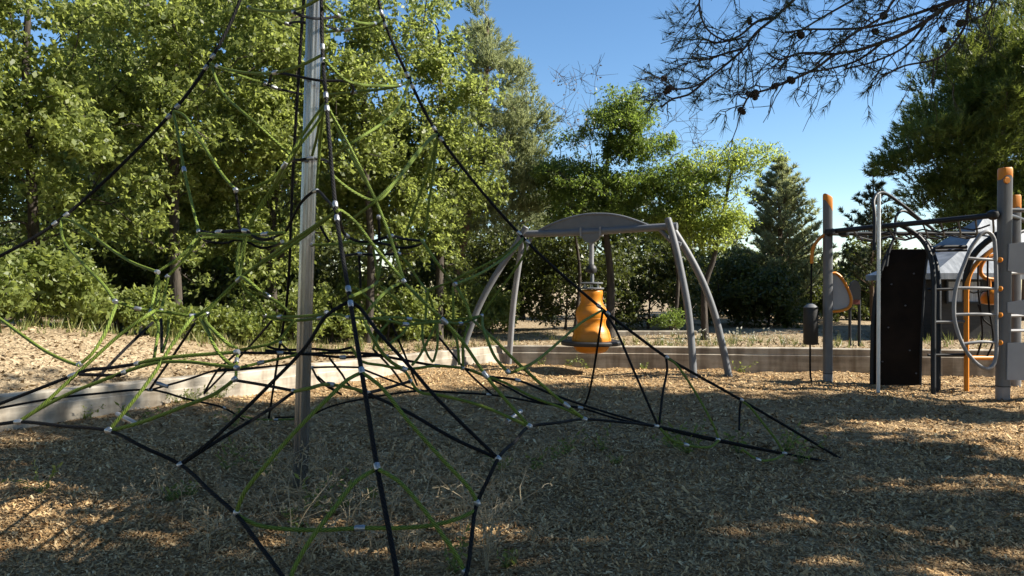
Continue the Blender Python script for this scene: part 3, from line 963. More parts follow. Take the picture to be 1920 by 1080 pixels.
for c, L in CABLE_PX.items():
    P = [vplane(x, y, c) for x, y, _ in L]
    a = ANCH[c]
    if c == "L":
        P += [np.array([-4.6, 5.16, 1.28]), np.array([-5.1, 5.06, 0.90]), np.array([-5.7, 4.94, 0.48])]
    P.append(np.array([a[0], a[1], -0.05]))
    e = (a - MAST) / np.linalg.norm(a - MAST)
    t0 = MAST + e * 0.10
    t0 = t0 + np.array([0.26, -0.35])
    P = [np.array([t0[0], t0[1], TOP_Z])] + P
    CABLE[c] = np.array(P)
def cable_xy(c, z):
    P = smooth_cache[c]
    zz = P[::-1, 2]
    return np.array([np.interp(z, zz, P[::-1, 0]), np.interp(z, zz, P[::-1, 1])])
smooth_cache = {c: smooth_path(P, 0.05) for c, P in CABLE.items()}
for c in smooth_cache:
    P = smooth_cache[c]
    P[:, 2] = np.minimum.accumulate(P[:, 2])
def on_face(px, py, fc):
    """where the sight line of that pixel meets the net face spanned by two cables"""
    u, v = (px - 960.0) / F_PX, (540.0 - py) / F_PX
    ds = np.linspace(1.6, 12, 1041)
    best, bs = None, 1e9
    prev = None
    for d in ds:
        z = CAM_H + v * d
        A, B = cable_xy(fc[0], z), cable_xy(fc[1], z)
        e = B - A
        p = np.array([u * d, d]) - A
        cr = e[0] * p[1] - e[1] * p[0]
        if prev is not None and (cr > 0) != (prev > 0):
            s = np.dot(p, e) / (np.dot(e, e) + 1e-9)
            sc = max(0, -s, s - 1)
            if sc < bs - 1e-6:
                bs, best = sc, d
        prev = cr
    if best is None:
        best = 0.5 * (cable_xy(fc[0], 1.0)[1] + cable_xy(fc[1], 1.0)[1])
    p = at(px, py, best)
    if p[2] < 0.03:
        k = (CAM_H - 0.03) / (CAM_H - p[2])
        p = at(px, py, best * k)
    return p
TOK = re.compile(r"(-?\d+),(-?\d+)(?:/([A-Z]+))?(?:@([\d.]+))?(\*)?")
def rope_points(face, text):
    pts, fer = [], []
    for i, (x, y, f2, d, st) in enumerate(TOK.findall(text)):
        x, y = float(x), float(y)
        f = f2 or face
        if d: p = at(x, y, float(d))
        elif len(f) == 1: p = vplane(x, y, f)
        else: p = on_face(x, y, f)
        pts.append(p)
        if st: fer.append(i)
    return np.array(pts), fer

# face, colour, photo points; * = an aluminium clamp there
ROPES = """
FL g 467,14* 480,18 535,21 567,14 603,-5/F
LK g 467,15 516,37 539,45* 575,55@6.0
FL b 551,23* 565,29 601,35@5.35 632,31@5.5*
FL b 539,45@5.9 556,41@5.7 570,42@5.6 575,44@5.6
FR g 607,6/F 634,29* 667,41 702,44* 716,36/R
KR g 609,60@6.0 652,56* 703,47 716,36/R
FR b 611,48@5.6 632,56@5.7*
FL g 393,118/L 408,125* 458,136 516,136* 566,122 604,103/F
LK g 393,120/L 408,126 438,138 497,157*
LK b 497,157 514,164* 566,177@6.1
FL b 504,155@5.9 508,142@5.8 518,136@5.6 601,151@5.4 652,153@5.5 662,163@5.6 660,176@5.8
FR g 608,112/F 644,148 667,157 718,161 749,160* 768,150/R
KR g 612,178@6.1 664,173* 718,167 749,161 768,152/R
FL g 395,122/L 419,175 477,229 543,290@5.3
FL g 611,192/F 605,200 567,253 543,295 533,310* 512,350@5.1 469,420@5.25 452,505@5.3
FL g 612,194/F 598,225 560,275 520,345@5.2 485,395@5.3 458,445@5.35
FI g 609,196/F 602,210@4.9 594,258@5.3 584,296@5.55
FI g 612,196/F 606,210@4.9 600,275@5.3 593,357@5.5
FR g 613,194/F 617,205 652,268 703,373 731,443 758,527 760,530
FR g 768,152/R 741,210 660,268 621,296@5.5
LI g 325,208/L 345,216 380,270 419,330 442,356*
LI g 325,210/L 334,255 345,318* 358,375 373,434*
FL g 442,356@5.3 458,356@5.2 512,334@5.15 535,305@5.2
FL b 442,358@5.3* 445,385@5.35 448,420@5.4 452,433@5.4
FI b 547,299@5.6* 560,300@5.5 582,297@5.45* 612,301@5.6 617,306@5.75
FI b 513,445@5.5 534,435@5.4 543,420@5.3 567,377@5.1 592,358@5.0* 613,375@4.8 629,394/F
FR g 622,326/F 630,335 660,358 703,376 741,342 780,288 819,252/R
FR b 710,407@5.4* 711,430@5.45 711,446@5.5
FR g 820,252/R 810,256 755,325 700,380 640,425@5.3
KR g 820,254/R 812,325 803,390 797,455
KR g 820,256/R 803,320 785,370 760,442
KR g 621,212@6.3 640,260@6.3 668,310@6.2 704,375@6.0 730,443@5.8
FL b 375,433 392,437 411,435* 440,433 460,433* 480,446 489,449 500,449 513,446
FL g 374,438 411,441 464,441 497,439* 534,436
LK b 375,440 383,451 405,455 428,455 440,450 460,452 489,465 510,462 529,453@5.7*
LK g 377,446 430,446 489,455 520,457 550,457@5.9 582,459@5.6* 623,458@5.6 660,452@5.7
FR b 637,398@4.4 639,420@4.9 650,442@5.2* 673,453@5.3 700,452@5.3 732,443@5.3* 757,448@5.5 793,452@5.75*
KR b 643,480@5.6 673,476@5.8* 700,478@5.9 748,476@6.1*
KR b 700,453@5.6 733,460@5.9 753,465@6.0 783,460@5.95 793,452@5.75
KR g 660,455@5.7 700,458@5.8 733,452@5.9 757,448@5.9
LI g 115,410/L 134,414 175,443 244,490 295,510*
LI g 295,510@5.2 301,506@5.2 346,474@5.3 373,438@5.4
LI g 314,518@5.4* 342,490@5.4 377,446@5.4
LI g 295,512@5.2 290,545@5.2 283,584@5.1*
LI g 296,513@5.3 298,540@5.3 294,575@5.25
LI g 315,520@5.4 309,552@5.4 302,583@5.3*
LI g 115,412/L 117,445 155,494 195,535 216,565*
LI g 216,565@5.1 235,572@5.1 259,579@5.1* 310,585@5.1 362,592@5.1* 388,588@5.2*
LI g 216,567@5.1 213,585 195,628 171,665 149,683*
LF g -60,560 0,598 41,628 90,661 140,683 149,684
LF g 285,588@5.1* 277,591 220,632 179,669 138,706 73,765 35,791*
LI b 287,604@5.3 228,661@5.0 167,726@4.8
LF g 35,791 75,766 138,734 175,720 232,698 289,681 346,678 407,685 444,689
LF b -60,780 0,757 80,726 136,704* 163,694 205,690 257,682*
LF g 257,682* 285,675 350,667 408,663 444,660*
LF b 149,702 185,703 224,703 233,698*
LK b -70,780 0,765 102,747 183,738 281,731* 350,748 420,765* 468,791 503,783/K
LK b 281,730 293,717 314,724
LK b 283,731 350,712 407,694 470,690 540,684
LI b 365,606@5.6 326,665@6.0 289,718@6.6 281,730@6.7
LI g 287,590@5.2 296,606@5.2 293,645@5.0 288,677@4.9
LI b 302,598@5.4 303,625@5.3 303,661@5.2
LI g 316,592@5.4 316,606@5.4 314,630@5.3 304,661@5.2
LF g 362,594@5.1 380,586@5.1 448,524@5.1* 521,470@4.8 570,437@4.6 630,397/F
LI g 384,590@5.2 460,514@5.3 529,472@5.3 575,440@5.2 626,400@5.0
LI g 449,522@5.2 452,500@5.3 454,474@5.4 460,436@5.4
LI g 446,520@5.2 444,495@5.3 449,455@5.35
LI g 450,524@5.15 462,524 481,540 501,554@5.2* 525,570@5.2 542,586@5.2
LI g 450,526@5.2 460,545@5.3 481,563@5.4 497,592@5.5*
LF g 362,596@5.1 352,606 326,641 285,706 228,779 205,806*
LF g 375,598@5.1 392,626 407,657 428,680 444,690*
LI g 385,594@5.2 396,615 420,638 444,652@5.3
LF g 205,808 261,793 342,763 407,736 440,711*
FI b 441,713@4.9 495,722@4.7 551,733@4.5*
LI g 446,660@5.2 444,676@5.1* 442,711@4.95
LI b 444,661@5.3 489,662@5.5 525,662@5.6* 570,664@5.6 587,665@5.6 643,670@5.6* 707,667@5.6 767,677@5.6
LI g 444,657@5.3 489,649@5.2 520,640@5.2 553,600@5.2
LI g 448,690@5.2 489,680@5.3* 546,668@5.3 558,664@5.3
LI b 501,649@5.9 515,654@5.9 550,656@5.9 582,654@5.9 633,657@5.9 660,651@5.9
LI g 500,593@5.5 525,594@5.4* 550,594@5.3 600,590@5.0 612,586@4.9*
LI g 500,594@5.6 530,600@5.6 558,601@5.6 600,596@5.5* 630,589@5.4 653,595@5.3* 687,597@5.1*
LI b 509,602@5.8 468,649@6.6 420,700@7.2 383,738@7.6
FR g 687,597@5.1 720,600@5.1 760,608@5.2* 783,607@5.25 830,604@5.4* 863,607@5.6* 883,600@5.7 903,592@5.8*
KR g 690,598@5.6 740,595@5.9 767,598@6.0* 800,602@6.0 853,600@6.0 900,593@5.9
FR g 760,532@5.0 793,565 833,602* 867,640 910,703* 950,752 992,799*
FR g 632,396/F 640,395 667,417 700,460 757,527*
FR g 756,530@5.0 747,533@5.0 713,557 693,580 687,597@5.1
FR g 687,599@5.1 693,622 713,657 735,680 757,692*
FR g 980,446/R 975,456 950,480 900,513 853,533*
KR g 981,447/R 950,475 917,493 867,517 840,530 800,545*
KR g 982,448/R 985,470 960,513 930,553 903,592
FR g 853,532@5.7 827,503 797,460 793,452@5.75
FR g 853,534@5.7 860,545 877,577 883,598
KI g 849,536@5.9 850,580@5.9 850,600@5.9
KR g 800,544@6.2 783,523 765,495 753,483 748,477
KR g 802,547@6.2 806,560 813,580 820,603
KI g 801,548@6.2 798,593@6.2 799,602@6.1
FI g 657,556/F 668,552@4.4 700,535@5.2 708,528@5.5
KI g 700,467@5.8 705,500@5.8 708,524@5.8 714,490@5.9 717,463@5.9
KR g 660,538 677,547 707,577 730,601*
KR g 713,537 747,567 757,585 767,598
KI b 733,604@5.9 747,637@6.2 765,680@6.8 782,722@7.2
KI g 730,603@5.9 713,622@5.8 706,637@5.7 700,652@5.6
KI g 767,602@6.0 757,623@5.9 740,637@5.8 727,648@5.7
KI g 818,608@5.7 800,643@5.6 785,670@5.5 773,684@5.4
KI g 820,609@6.0 820,650@5.9 813,677@5.8
KI g 792,609@6.1 793,640@6.0 803,668@5.9 811,678@5.8
KI b 818,627@6.3 840,653@6.7 863,682@7.0 892,712@7.3 922,739@7.5
FI g 838,607@5.5 853,630@5.5 859,655@5.4 861,684@5.4
FI g 880,607@5.7 869,640@5.6 868,690@5.6
FR g 888,602@5.7 930,640 967,677 1003,710 1062,760* 1096,786*
FR g 904,595@5.8 911,630 930,673 952,697*
FR g 952,697@6.1 968,695 1000,680 1055,635 1090,605 1130,581/R
FR g 660,652@5.2 677,677@5.2 717,685@5.2 757,692@5.2* 820,686@5.4 867,690@5.6*
FI b 767,677@5.6 820,686@5.7* 867,690@5.8 912,705@6.0* 970,713@6.1* 1040,741@6.3 1130,771@6.5 1230,800@6.65
FI g 880,693@5.8 912,705@5.8 945,717@5.8 1000,745@5.7 1062,768@5.7 1097,786@5.6
KR b 910,707@7.2 950,725@7.3 1000,750@7.2 1089,765@7.0* 1160,786@6.9 1232,801@6.8
FI g 553,734@4.5 580,728 620,721@4.4* 661,728@4.3 689,737@4.2*
FI b 689,737@4.2 720,729@4.6 769,715@5.0*
FI g 757,693@5.2 766,705@5.1 772,717@5.0 785,734@5.0 830,742@4.9 900,760@4.8 960,785@4.7 992,800@4.6
FR b 690,738@4.2 770,776@4.0 850,822@3.9 934,860@3.8
LI b 551,735@4.5 495,774@4.25 420,819@4.05 338,872@3.9
KL b 503,783/K 545,782@8.3 579,779@8.2 620,762@8.0 681,748@7.7 785,733@7.6* 850,736@7.5 917,740@7.5* 960,746@7.4 1020,757@7.2 1089,765@7.0
KI b 585,689@7.2* 630,688@7.2 677,689@7.2
KI b 677,691@7.2 730,712@7.3 785,733@7.6
KI b 585,690@7.2 600,715@7.4 640,740@7.7
KI b 618,672@6.4 640,700@6.9 661,728@7.4 700,747@7.7
FI g 453,780@8.2 480,786@8.2 518,787@8.1* 547,786@8.1 579,781@8.1
FI g 473,795@8.1 490,798@8.0 514,798@7.9* 547,797@7.9 575,783@8.0
KI b 526,642@7.1* 533,650@7.3 545,660@7.5 551,668@7.6
FL b 654,566/F 635,576 610,594@4.0 575,648@4.0 514,713@3.95 400,823@3.9 338,871@3.88*
FR b 657,566/F 673,576 707,620@3.95 773,693@3.88 813,740@3.85 870,798@3.8 934,860@3.78*
FL g 677,699/F 653,711@3.72 616,746@3.62 563,799@3.55 502,868@3.5 457,925@3.5 443,962@3.52*
FR g 679,699/F 710,721@3.75 767,791@3.65 832,864@3.6 881,917@3.6 895,943@3.6*
FL g 705,880/F 669,901@3.42 620,962@3.3 575,1023@3.25 547,1076@3.22 535,1130@3.2
FR g 710,880/F 746,901@3.45 783,941@3.4 820,990@3.38 855,1040@3.36 872,1072@3.35*
FI g 445,966@3.52 481,984@3.5 538,992@3.48 604,994@3.47 675,990@3.46* 750,990@3.46 815,984@3.48 860,972@3.52 890,958@3.58
LF b -120,800 0,795 35,791* 120,799 205,808* 270,839 338,871@3.88 395,922@3.66 443,965@3.52 485,1020@3.35 528,1078@3.2 600,1180@3.05 690,1245@2.97
FR b 1558,867@6.45 1470,850@6.4* 1345,824@6.15* 1230,799@5.85* 1160,791@5.6 1096,786@5.35* 1045,793@4.95 993,800@4.6* 965,828@4.2 934,860@3.78 912,905@3.66 893,948@3.6 884,1010@3.45 876,1070@3.33 840,1150@3.15 795,1235@2.98
KR b 1232,801@6.8 1300,818@6.75 1400,838@6.7 1500,857@6.68 1556,868@6.6
RI b 1130,584/R 1112,701@6.7 1103,742@6.9 1095,762@7.0
RI b 1131,584/R 1150,610@6.2 1191,701@6.0 1232,795@5.85
RI b 1249,672/R 1251,690@6.3 1243,735@6.1 1236,795@5.9
RI g 1252,672/R 1265,680@6.3 1301,731@6.25 1338,798@6.15 1347,821@6.15
RI g 1347,826@6.1 1331,838@6.0 1286,834@5.9* 1255,822@5.85 1238,803@5.85
KI b 400,696@7.0 452,693@6.9 505,687@6.8
KI b 446,660@6.0 428,676@6.4 407,696@6.8 383,736@7.3
KI b 540,742@7.2 520,756@7.6 505,772@7.9
LI b 498,657@5.75 560,663@5.7 640,661@5.65 700,664@5.6 725,668@5.6*
KI b 597,417@5.9 607,436@5.9 618,454@5.9
KI b 673,478@5.9 675,510@5.9 676,540@5.9
KI b 640,740@7.5 612,720@7.2 596,706@7.1
KI b 700,655@6.6 733,690@6.9 757,722@7.2
RI b 1389,752/R 1387,770@6.45 1386,806@6.3
RI g 1391,752/R 1405,762@6.45 1432,795@6.42 1458,829@6.4 1468,847@6.4
RI g 1468,853@6.35 1451,861@6.2 1421,862@6.1* 1391,842@6.1
"""
net = thing("climbing_net", "pyramid rope climbing net of black and green ropes hung from one steel mast", "climbing net", (MAST[0], MAST[1], 0.0))
mb = MB()
prof_n = 40
Pm = np.linspace([MAST[0] - 0.005, MAST[1] + 0.02, -0.3], [MAST[0] + 0.27, MAST[1] - 0.36, 5.5], 24)
mb.tube(Pm, 0.055, 80)
# shallow flutes run up the extruded mast
V = mb.v[0].reshape(24, 80, 3)
cen = V.mean(1, keepdims=True)
flute = 1.0 + 0.045 * np.sin(np.arange(80) / 80 * 2 * np.pi * 10)[None, :, None]
mb.v[0] = (cen + (V - cen) * flute).reshape(-1, 3)
mb.build("mast", M["galv"], net, smooth=True)
def mast_at(z):
    return np.array([np.interp(z, Pm[:, 2], Pm[:, 0]), np.interp(z, Pm[:, 2], Pm[:, 1]), z])
cap = MB().lathe(mast_at(5.42), [(0.09, 0.0), (0.10, 0.02), (0.10, 0.09), (0.05, 0.14), (0.0, 0.15)], 24)
cap.build("mast_cap", M["galv"], net, smooth=True)

clamps = []
def clamp_shape(p, t, L, r):
    m = MB()
    t = unit(t)
    a = np.abs(t).argmin()
    m.lathe(p - t * L / 2, [(r * 0.8, 0), (r, 0.15 * L), (r, 0.85 * L), (r * 0.8, L)], 12, axis=t)
    return m
for c in "FRLK":
    P = CABLE[c]
    S = smooth_path(P, 0.04)
    b = MB().tube(S, 0.0122, 9)
    b.build("main_cable", M["black_rope"], net, smooth=True)
    for (px, py, k) in CABLE_PX[c]:
        if not k: continue
        p = vplane(px, py, c)
        i = int(np.argmin(np.linalg.norm(S - p, axis=1)))
        t = S[min(i + 2, len(S) - 1)] - S[max(i - 2, 0)]
        for s in ([0.0] if k == 1 else [-0.045, 0.055]):
            clamps.append((p + unit(t) * s, t, 0.035 if k == 1 else 0.042, 0.0165))
rope_list = []
for line in ROPES.strip().splitlines():
    face, colr, text = line.split(" ", 2)
    if set(face) - set("FRLK"):
        # ropes that hang inside the net: points without their own depth take the mean face
        face = {"FI": "FL", "LI": "LF", "KI": "KR", "RI": "FR"}.get(face, face)
    pts, fer = rope_points(face, text)
    # no wild jump in depth between neighbours of one rope
    for k in range(1, len(pts)):
        pass
    S = smooth_path(pts, 0.04)
    rope_list.append((colr, S))
    for i in fer:
        p = pts[i]
        j = int(np.argmin(np.linalg.norm(S - p, axis=1)))
        t = S[min(j + 2, len(S) - 1)] - S[max(j - 2, 0)]
        clamps.append((p, t, 0.05 if i not in (0, len(pts) - 1) else 0.028, 0.0152))
blacks = [S for c, S in rope_list if c == "b"]
greens = [S for c, S in rope_list if c == "g"]
def near_len(S):
    return np.linalg.norm(np.diff(S, axis=0), axis=1).sum() / max(S[:, 1].mean(), 1)
for nm, lst, r, mt in (("black_rope", blacks, 0.0100, "black_rope"), ("green_rope", greens, 0.0101, "green_rope")):
    lst = sorted(lst, key=near_len, reverse=True)
    for S in lst[:100]:
        MB().tube(S, r, 8).build(nm, M[mt], net, smooth=True)
clamps.sort(key=lambda c: c[0][1])
for p, t, L, r in clamps[:96]:
    clamp_shape(p, t, L, r).build("clamp", M["ferrule"], net, smooth=True)
rest = MB()
for p, t, L, r in clamps[96:]:
    t = unit(t)
    rest.lathe(p - t * L / 2, [(r * 0.8, 0), (r, 0.15 * L), (r, 0.85 * L), (r * 0.8, L)], 12, axis=t)
if rest.n:
    rest.build("small_clamp", M["ferrule"], net, smooth=True)["kind"] = "stuff"
for a, b in ((at(219, 776, 4.55), at(256, 795, 4.5)), (at(950, 791, 4.72), at(977, 771, 4.85)), (at(290, 717, 6.6), at(315, 725, 6.6))):
    MB().tube([a, b], 0.016, 10).build("spreader_bar", M["ferrule"], net, smooth=True)

# ------------------------------------------------------------------ swing frame and bag
sf = thing("swing_frame", "grey four legged swing frame with a curved arched beam", "swing frame", at(1120, 705, 12.8) * (1, 1, 0))
def leg_path(px, d_top, d_bot, bot_z=-0.2):
    n = len(px)
    P = []
    for i, (x, y) in enumerate(px):
        P.append(at(x, y, d_top + (d_bot - d_top) * i / (n - 1)))
    P = smooth_path(P, 0.1)
    e = P[-1] + unit(P[-1] - P[-3]) * 0.25
    return np.vstack([P, e])
DL, DR = 13.4, 12.3
legs = [
    ([(986, 426), (972, 452), (930, 515), (900, 570), (880, 620), (869, 655), (862, 690)], DL - 0.05, 13.6, "grey", 0.058),
    ([(982, 440), (972, 500), (962, 575), (957, 640), (953, 690)], DL + 0.08, 14.0, "grey_light", 0.055),  # lighter grey here paints in the sun falling on this leg
    ([(1252, 410), (1266, 460), (1278, 515), (1290, 580), (1297, 650), (1301, 716)], DR - 0.1, 11.9, "grey", 0.058),
    ([(1262, 430), (1290, 475), (1318, 530), (1340, 590), (1355, 650), (1367, 708)], DR + 0.1, 12.35, "grey", 0.058)]
for px, a, b, mt, r in legs:
    lg = MB().tube(leg_path(px, a, b), r, 14).build("leg", M[mt], sf, smooth=True)
    Pl = leg_path(px, a, b)
    MB().tube([Pl[0], Pl[0] - unit(Pl[2] - Pl[0]) * 0.012], [r * 1.02, r * 0.8], 14).build("end_cap", M["grey"], lg, smooth=True)
def swing_line(px, py):
    f = (px - 982.0) / (1262.0 - 982.0)
    return at(px, py, DL + (DR - DL) * f)
beam = MB().tube([swing_line(976, 439), swing_line(1050, 437), swing_line(1120, 434), swing_line(1190, 429), swing_line(1270, 424)], 0.062, 16)
beam.build("beam", M["grey"], sf, smooth=True)
arch = [(1010, 433), (1030, 423), (1055, 413), (1080, 406), (1105, 402), (1125, 401.5), (1145, 402.5), (1170, 407), (1195, 415), (1215, 423)]
top = [swing_line(x, y) for x, y in arch]
bot = [swing_line(x, y) for x, y in ((1215, 427), (1170, 430), (1120, 433), (1060, 435), (1010, 436))]
nrm = np.cross(top[-1] - top[0], (0, 0, 1))
MB().prism(top + bot, nrm, 0.025).build("arched_panel", M["grey"], sf)
MB().tube(smooth_path(top, 0.05), 0.026, 10).build("arch_tube", M["grey"], sf, smooth=True)
for pts in (((996, 447), (983, 470), (978, 476)), ((1237, 430), (1258, 452), (1277, 458))):
    MB().tube([swing_line(*p) for p in pts], 0.035, 10).build("corner_brace", M["grey"], sf, smooth=True)

d_b = DL + (DR - DL) * (1109 - 982) / 280.0
top_z = zrow(437, d_b)
bc = onray(1109, d_b, 0.0)
bag = thing("bag_swing", "orange gourd shaped bag swing with a black foot disc hanging from the arched beam", "swing", (bc[0], bc[1], zrow(662, d_b)))
hz = lambda py: zrow(py, d_b)
sx = d_b / F_PX
tw_dir = unit(swing_line(1262, 424) - swing_line(982, 439)); tw_dir[2] = 0; tw_dir = unit(tw_dir)
half = [bc + tw_dir * (x * sx) + np.array([0, 0, hz(y)]) for x, y in ((-20, 436.5), (20, 435.5), (19, 441), (13, 450), (5, 455), (-5, 455.5), (-13, 451), (-19, 442))]
MB().prism(half, np.cross(tw_dir, (0, 0, 1)), 0.10).build("bracket", M["grey"], bag)
for s in (-1, 1):
    p = bc + tw_dir * (s * 19 * sx) + np.array([0, 0, hz(435)])
    MB().box(p, (0.035, 0.15, 0.16), rot=np.stack([tw_dir, np.cross((0, 0, 1), tw_dir), (0, 0, 1)], 1), bev=0.006).build("beam_clamp", M["grey_light"], bag)
MB().tube([bc + (0, 0, hz(454)), bc + (0, 0, hz(503))], 0.040, 14).build("hanger_tube", M["grey_light"], bag, smooth=True)
j = MB()
jp = [(0.02, 0.0), (0.085, 0.02), (0.10, 0.07), (0.085, 0.12), (0.04, 0.16)]
j.lathe(bc + (0, 0, hz(513)), jp, 18)
j.build("swivel_joint", M["black"], bag, smooth=True)
MB().tube([bc + (0.01, 0, hz(509)), bc + (0.012, 0, hz(530))], 0.055, 12, flat=(1.0, 0.6)).build("swivel_fork", M["grey"], bag, smooth=True)
for y, rr in ((531, 21.5), (541, 23.5)):
    MB().lathe(bc + (0, 0, hz(y) - 0.015), [(rr * sx * 0.94, 0), (rr * sx, 0.008), (rr * sx, 0.024), (rr * sx * 0.94, 0.032)], 36).build("top_flange", M["grey"], bag, smooth=True)
for k in range(6):
    a = k * math.pi / 3 + 0.3
    q = bc + np.array([math.cos(a), math.sin(a), 0]) * 14 * sx
    MB().tube([q + (0, 0, hz(541)), q + (0, 0, hz(531))], 0.012, 8).build("flange_bolt", M["ferrule"], bag, smooth=True)
prof = [(662, 8), (661, 22), (657, 29), (651, 33), (645, 35.5), (640, 36.5), (634, 36.5), (628, 35), (620, 32.5), (611, 27.6), (604, 26.4), (597, 28.2), (590, 29.6), (583, 29.0), (577, 26), (571, 22.5), (564, 20.3), (556, 20.4), (550, 21.2), (545, 20.6), (543, 17)]
pp = smooth_path(np.array([(r * sx, 0, hz(y)) for y, r in prof]), 0.015)
bagm = MB().lathe(bc, [(p[0], p[2]) for p in pp], 56)
bagm.build("bag", M["orange"], bag, smooth=True)
for y in (624, 597, 571):
    r = np.interp(y, [p[0] for p in prof][::-1], [p[1] for p in prof][::-1]) * sx
    rg = [bc + np.array([math.cos(a) * (r + 0.001), math.sin(a) * (r + 0.001), hz(y)]) for a in np.linspace(0, 2 * np.pi, 57)]
    MB().tube(rg, 0.0045, 5, caps=False).build("seam", M["orange"], bag, smooth=True)
for a in (-0.55, 1.6, 3.7):
    sm = [bc + np.array([math.cos(a) * (p[0] + 0.001), math.sin(a) * (p[0] + 0.001), p[2]]) for p in pp[8:-6]]
    MB().tube(sm, 0.0045, 5, caps=False).build("seam", M["orange"], bag, smooth=True)
rim = MB()
R0, R1 = 30 * sx, 57 * sx
rim.lathe(bc + (0, 0, hz(643)), [(R0, -0.012), (R1 * 0.97, -0.034), (R1, -0.015), (R1, 0.02), (R1 * 0.97, 0.038), (R0, 0.040)], 48)
rim.build("foot_disc", M["black"], bag, smooth=True)

# ------------------------------------------------------------------ the play structure
ps = thing("play_structure", "grey and orange play structure with capped posts, overhead bars and dark climbing board", "play structure", (6.3, 11.4, 0.0))
def tpath(pts, d, step=0.06, d2=None):
    n = len(pts)
    return smooth_path([at(x, y, d + ((d2 if d2 is not None else d) - d) * i / max(1, n - 1)) for i, (x, y) in enumerate(pts)], step)
def post(px, d, py_top, wpx, base_py, cap_h, tilt=0.0, flap=False):
    x = (px - 960) / F_PX * d
    w = wpx * d / F_PX
    zt, zb = zrow(py_top, d), zrow(base_py, d)
    sleeve = zrow(base_py - 17, d)
    p = MB()
    n = 28
    ang = np.linspace(0, 2 * np.pi, n, endpoint=False)
    # rounded rectangular section
    def ring(z, s=1.0):
        e = 0.55
        return np.stack([x + tilt * (z - zb) + s * w / 2 * np.sign(np.cos(ang)) * np.abs(np.cos(ang)) ** e, d + s * w / 2 * np.sign(np.sin(ang)) * np.abs(np.sin(ang)) ** e, np.full(n, z)], -1)
    def loft(mbx, rings):
        V = np.vstack(rings)
        Fc = []
        for i in range(len(rings) - 1):
            for k in range(n):
                k2 = (k + 1) % n
                Fc.append((i * n + k, i * n + k2, (i + 1) * n + k2, (i + 1) * n + k))
        Fc.append(tuple(range(n))[::-1]); Fc.append(tuple(range((len(rings) - 1) * n, len(rings) * n)))
        mbx.add(V, Fc)
    TR = ring(zt - cap_h)
    if flap: TR[:, 2] += (1 - (TR[:, 0] - TR[:, 0].min()) / w) * 0.20 - 0.04
    else: TR[:, 2] += 0.07 * (1 - ((TR[:, 0] - TR[:, 0].mean()) / (w / 2)) ** 2)
    loft(p, [ring(sleeve), TR])
    po = p.build("post", M["grey"], ps, smooth=True)
    s = MB(); loft(s, [ring(zb - 0.25, 0.99), ring(sleeve - 0.006, 0.99)])
    s.build("foot_sleeve", M["grey_light"], po, smooth=True)
    b = MB(); loft(b, [ring(sleeve - 0.006, 1.05), ring(sleeve + 0.006, 1.05)])
    b.build("foot_band", M["black"], po, smooth=True)
    c = MB()
    R0 = ring(zt - cap_h + 0.002, 1.01)
    R0b = ring(zt - cap_h + 0.02, 1.01)
    R1 = ring(zt - 0.02, 1.01); R2 = ring(zt, 0.90)
    if flap:
        for R in (R1, R2):
            R[:, 2] -= (R[:, 0] - R[:, 0].min()) / w * 0.07
        for R in (R0, R0b):
            R[:, 2] += (1 - (R[:, 0] - R[:, 0].min()) / w) * 0.20 - 0.04
    else:
        for R in (R0, R0b):
            R[:, 2] += 0.07 * (1 - ((R[:, 0] - R[:, 0].mean()) / (w / 2)) ** 2)
    loft(c, [R0, R0b, R1, R2])
    c.build("post_cap", M["orange_flat"], po, smooth=True)
    return po
P1 = post(1552, 12.0, 363, 15.5, 717, 0.26, flap=True)
P2 = post(1880, 10.5, 315, 21.0, 741, 0.17, tilt=0.011)
P3 = post(1903, 11.6, 366, 17.0, 722, 0.25)
P4 = post(2025, 10.3, 325, 21.0, 745, 0.20)
# orange spot near the cap of the tall post
q = at(1888, 338, 10.5 - 0.085)
MB().lathe(q, [(0.045, -0.012), (0.048, 0.0), (0.04, 0.014)], 20, axis=(0, -1, 0)).build("orange_disc", M["orange_flat"], P2, smooth=True)
# pale fireman's pole
MB().tube([at(1646.5, 745, 10.66) - (0, 0, 0.15), at(1648, 364, 10.66)], 0.026, 14).build("slide_pole", M["white"], ps, smooth=True)
# overhead bars
for (a, b, da, db) in (((1557, 434), (1872, 403), 12.0, 10.45), ((1575, 438), (1845, 438), 12.4, 12.4), ((1557, 437), (1582, 438), 12.0, 12.4), ((1860, 440), (1878, 436), 12.4, 11.0)):
    MB().tube([at(*a, da), at(*b, db)], 0.040 if da < 12.3 else 0.034, 12).build("overhead_bar", M["dark"], ps, smooth=True)
for x, y, d in ((1582, 437, 11.95), (1862, 403, 10.5), (1556, 435, 11.93)):
    MB().lathe(at(x, y, d) - (0, 0, 0.07), [(0.03, 0), (0.075, 0.03), (0.085, 0.07), (0.075, 0.11), (0.03, 0.14)], 16).build("bar_clamp", M["dark"], ps, smooth=True)
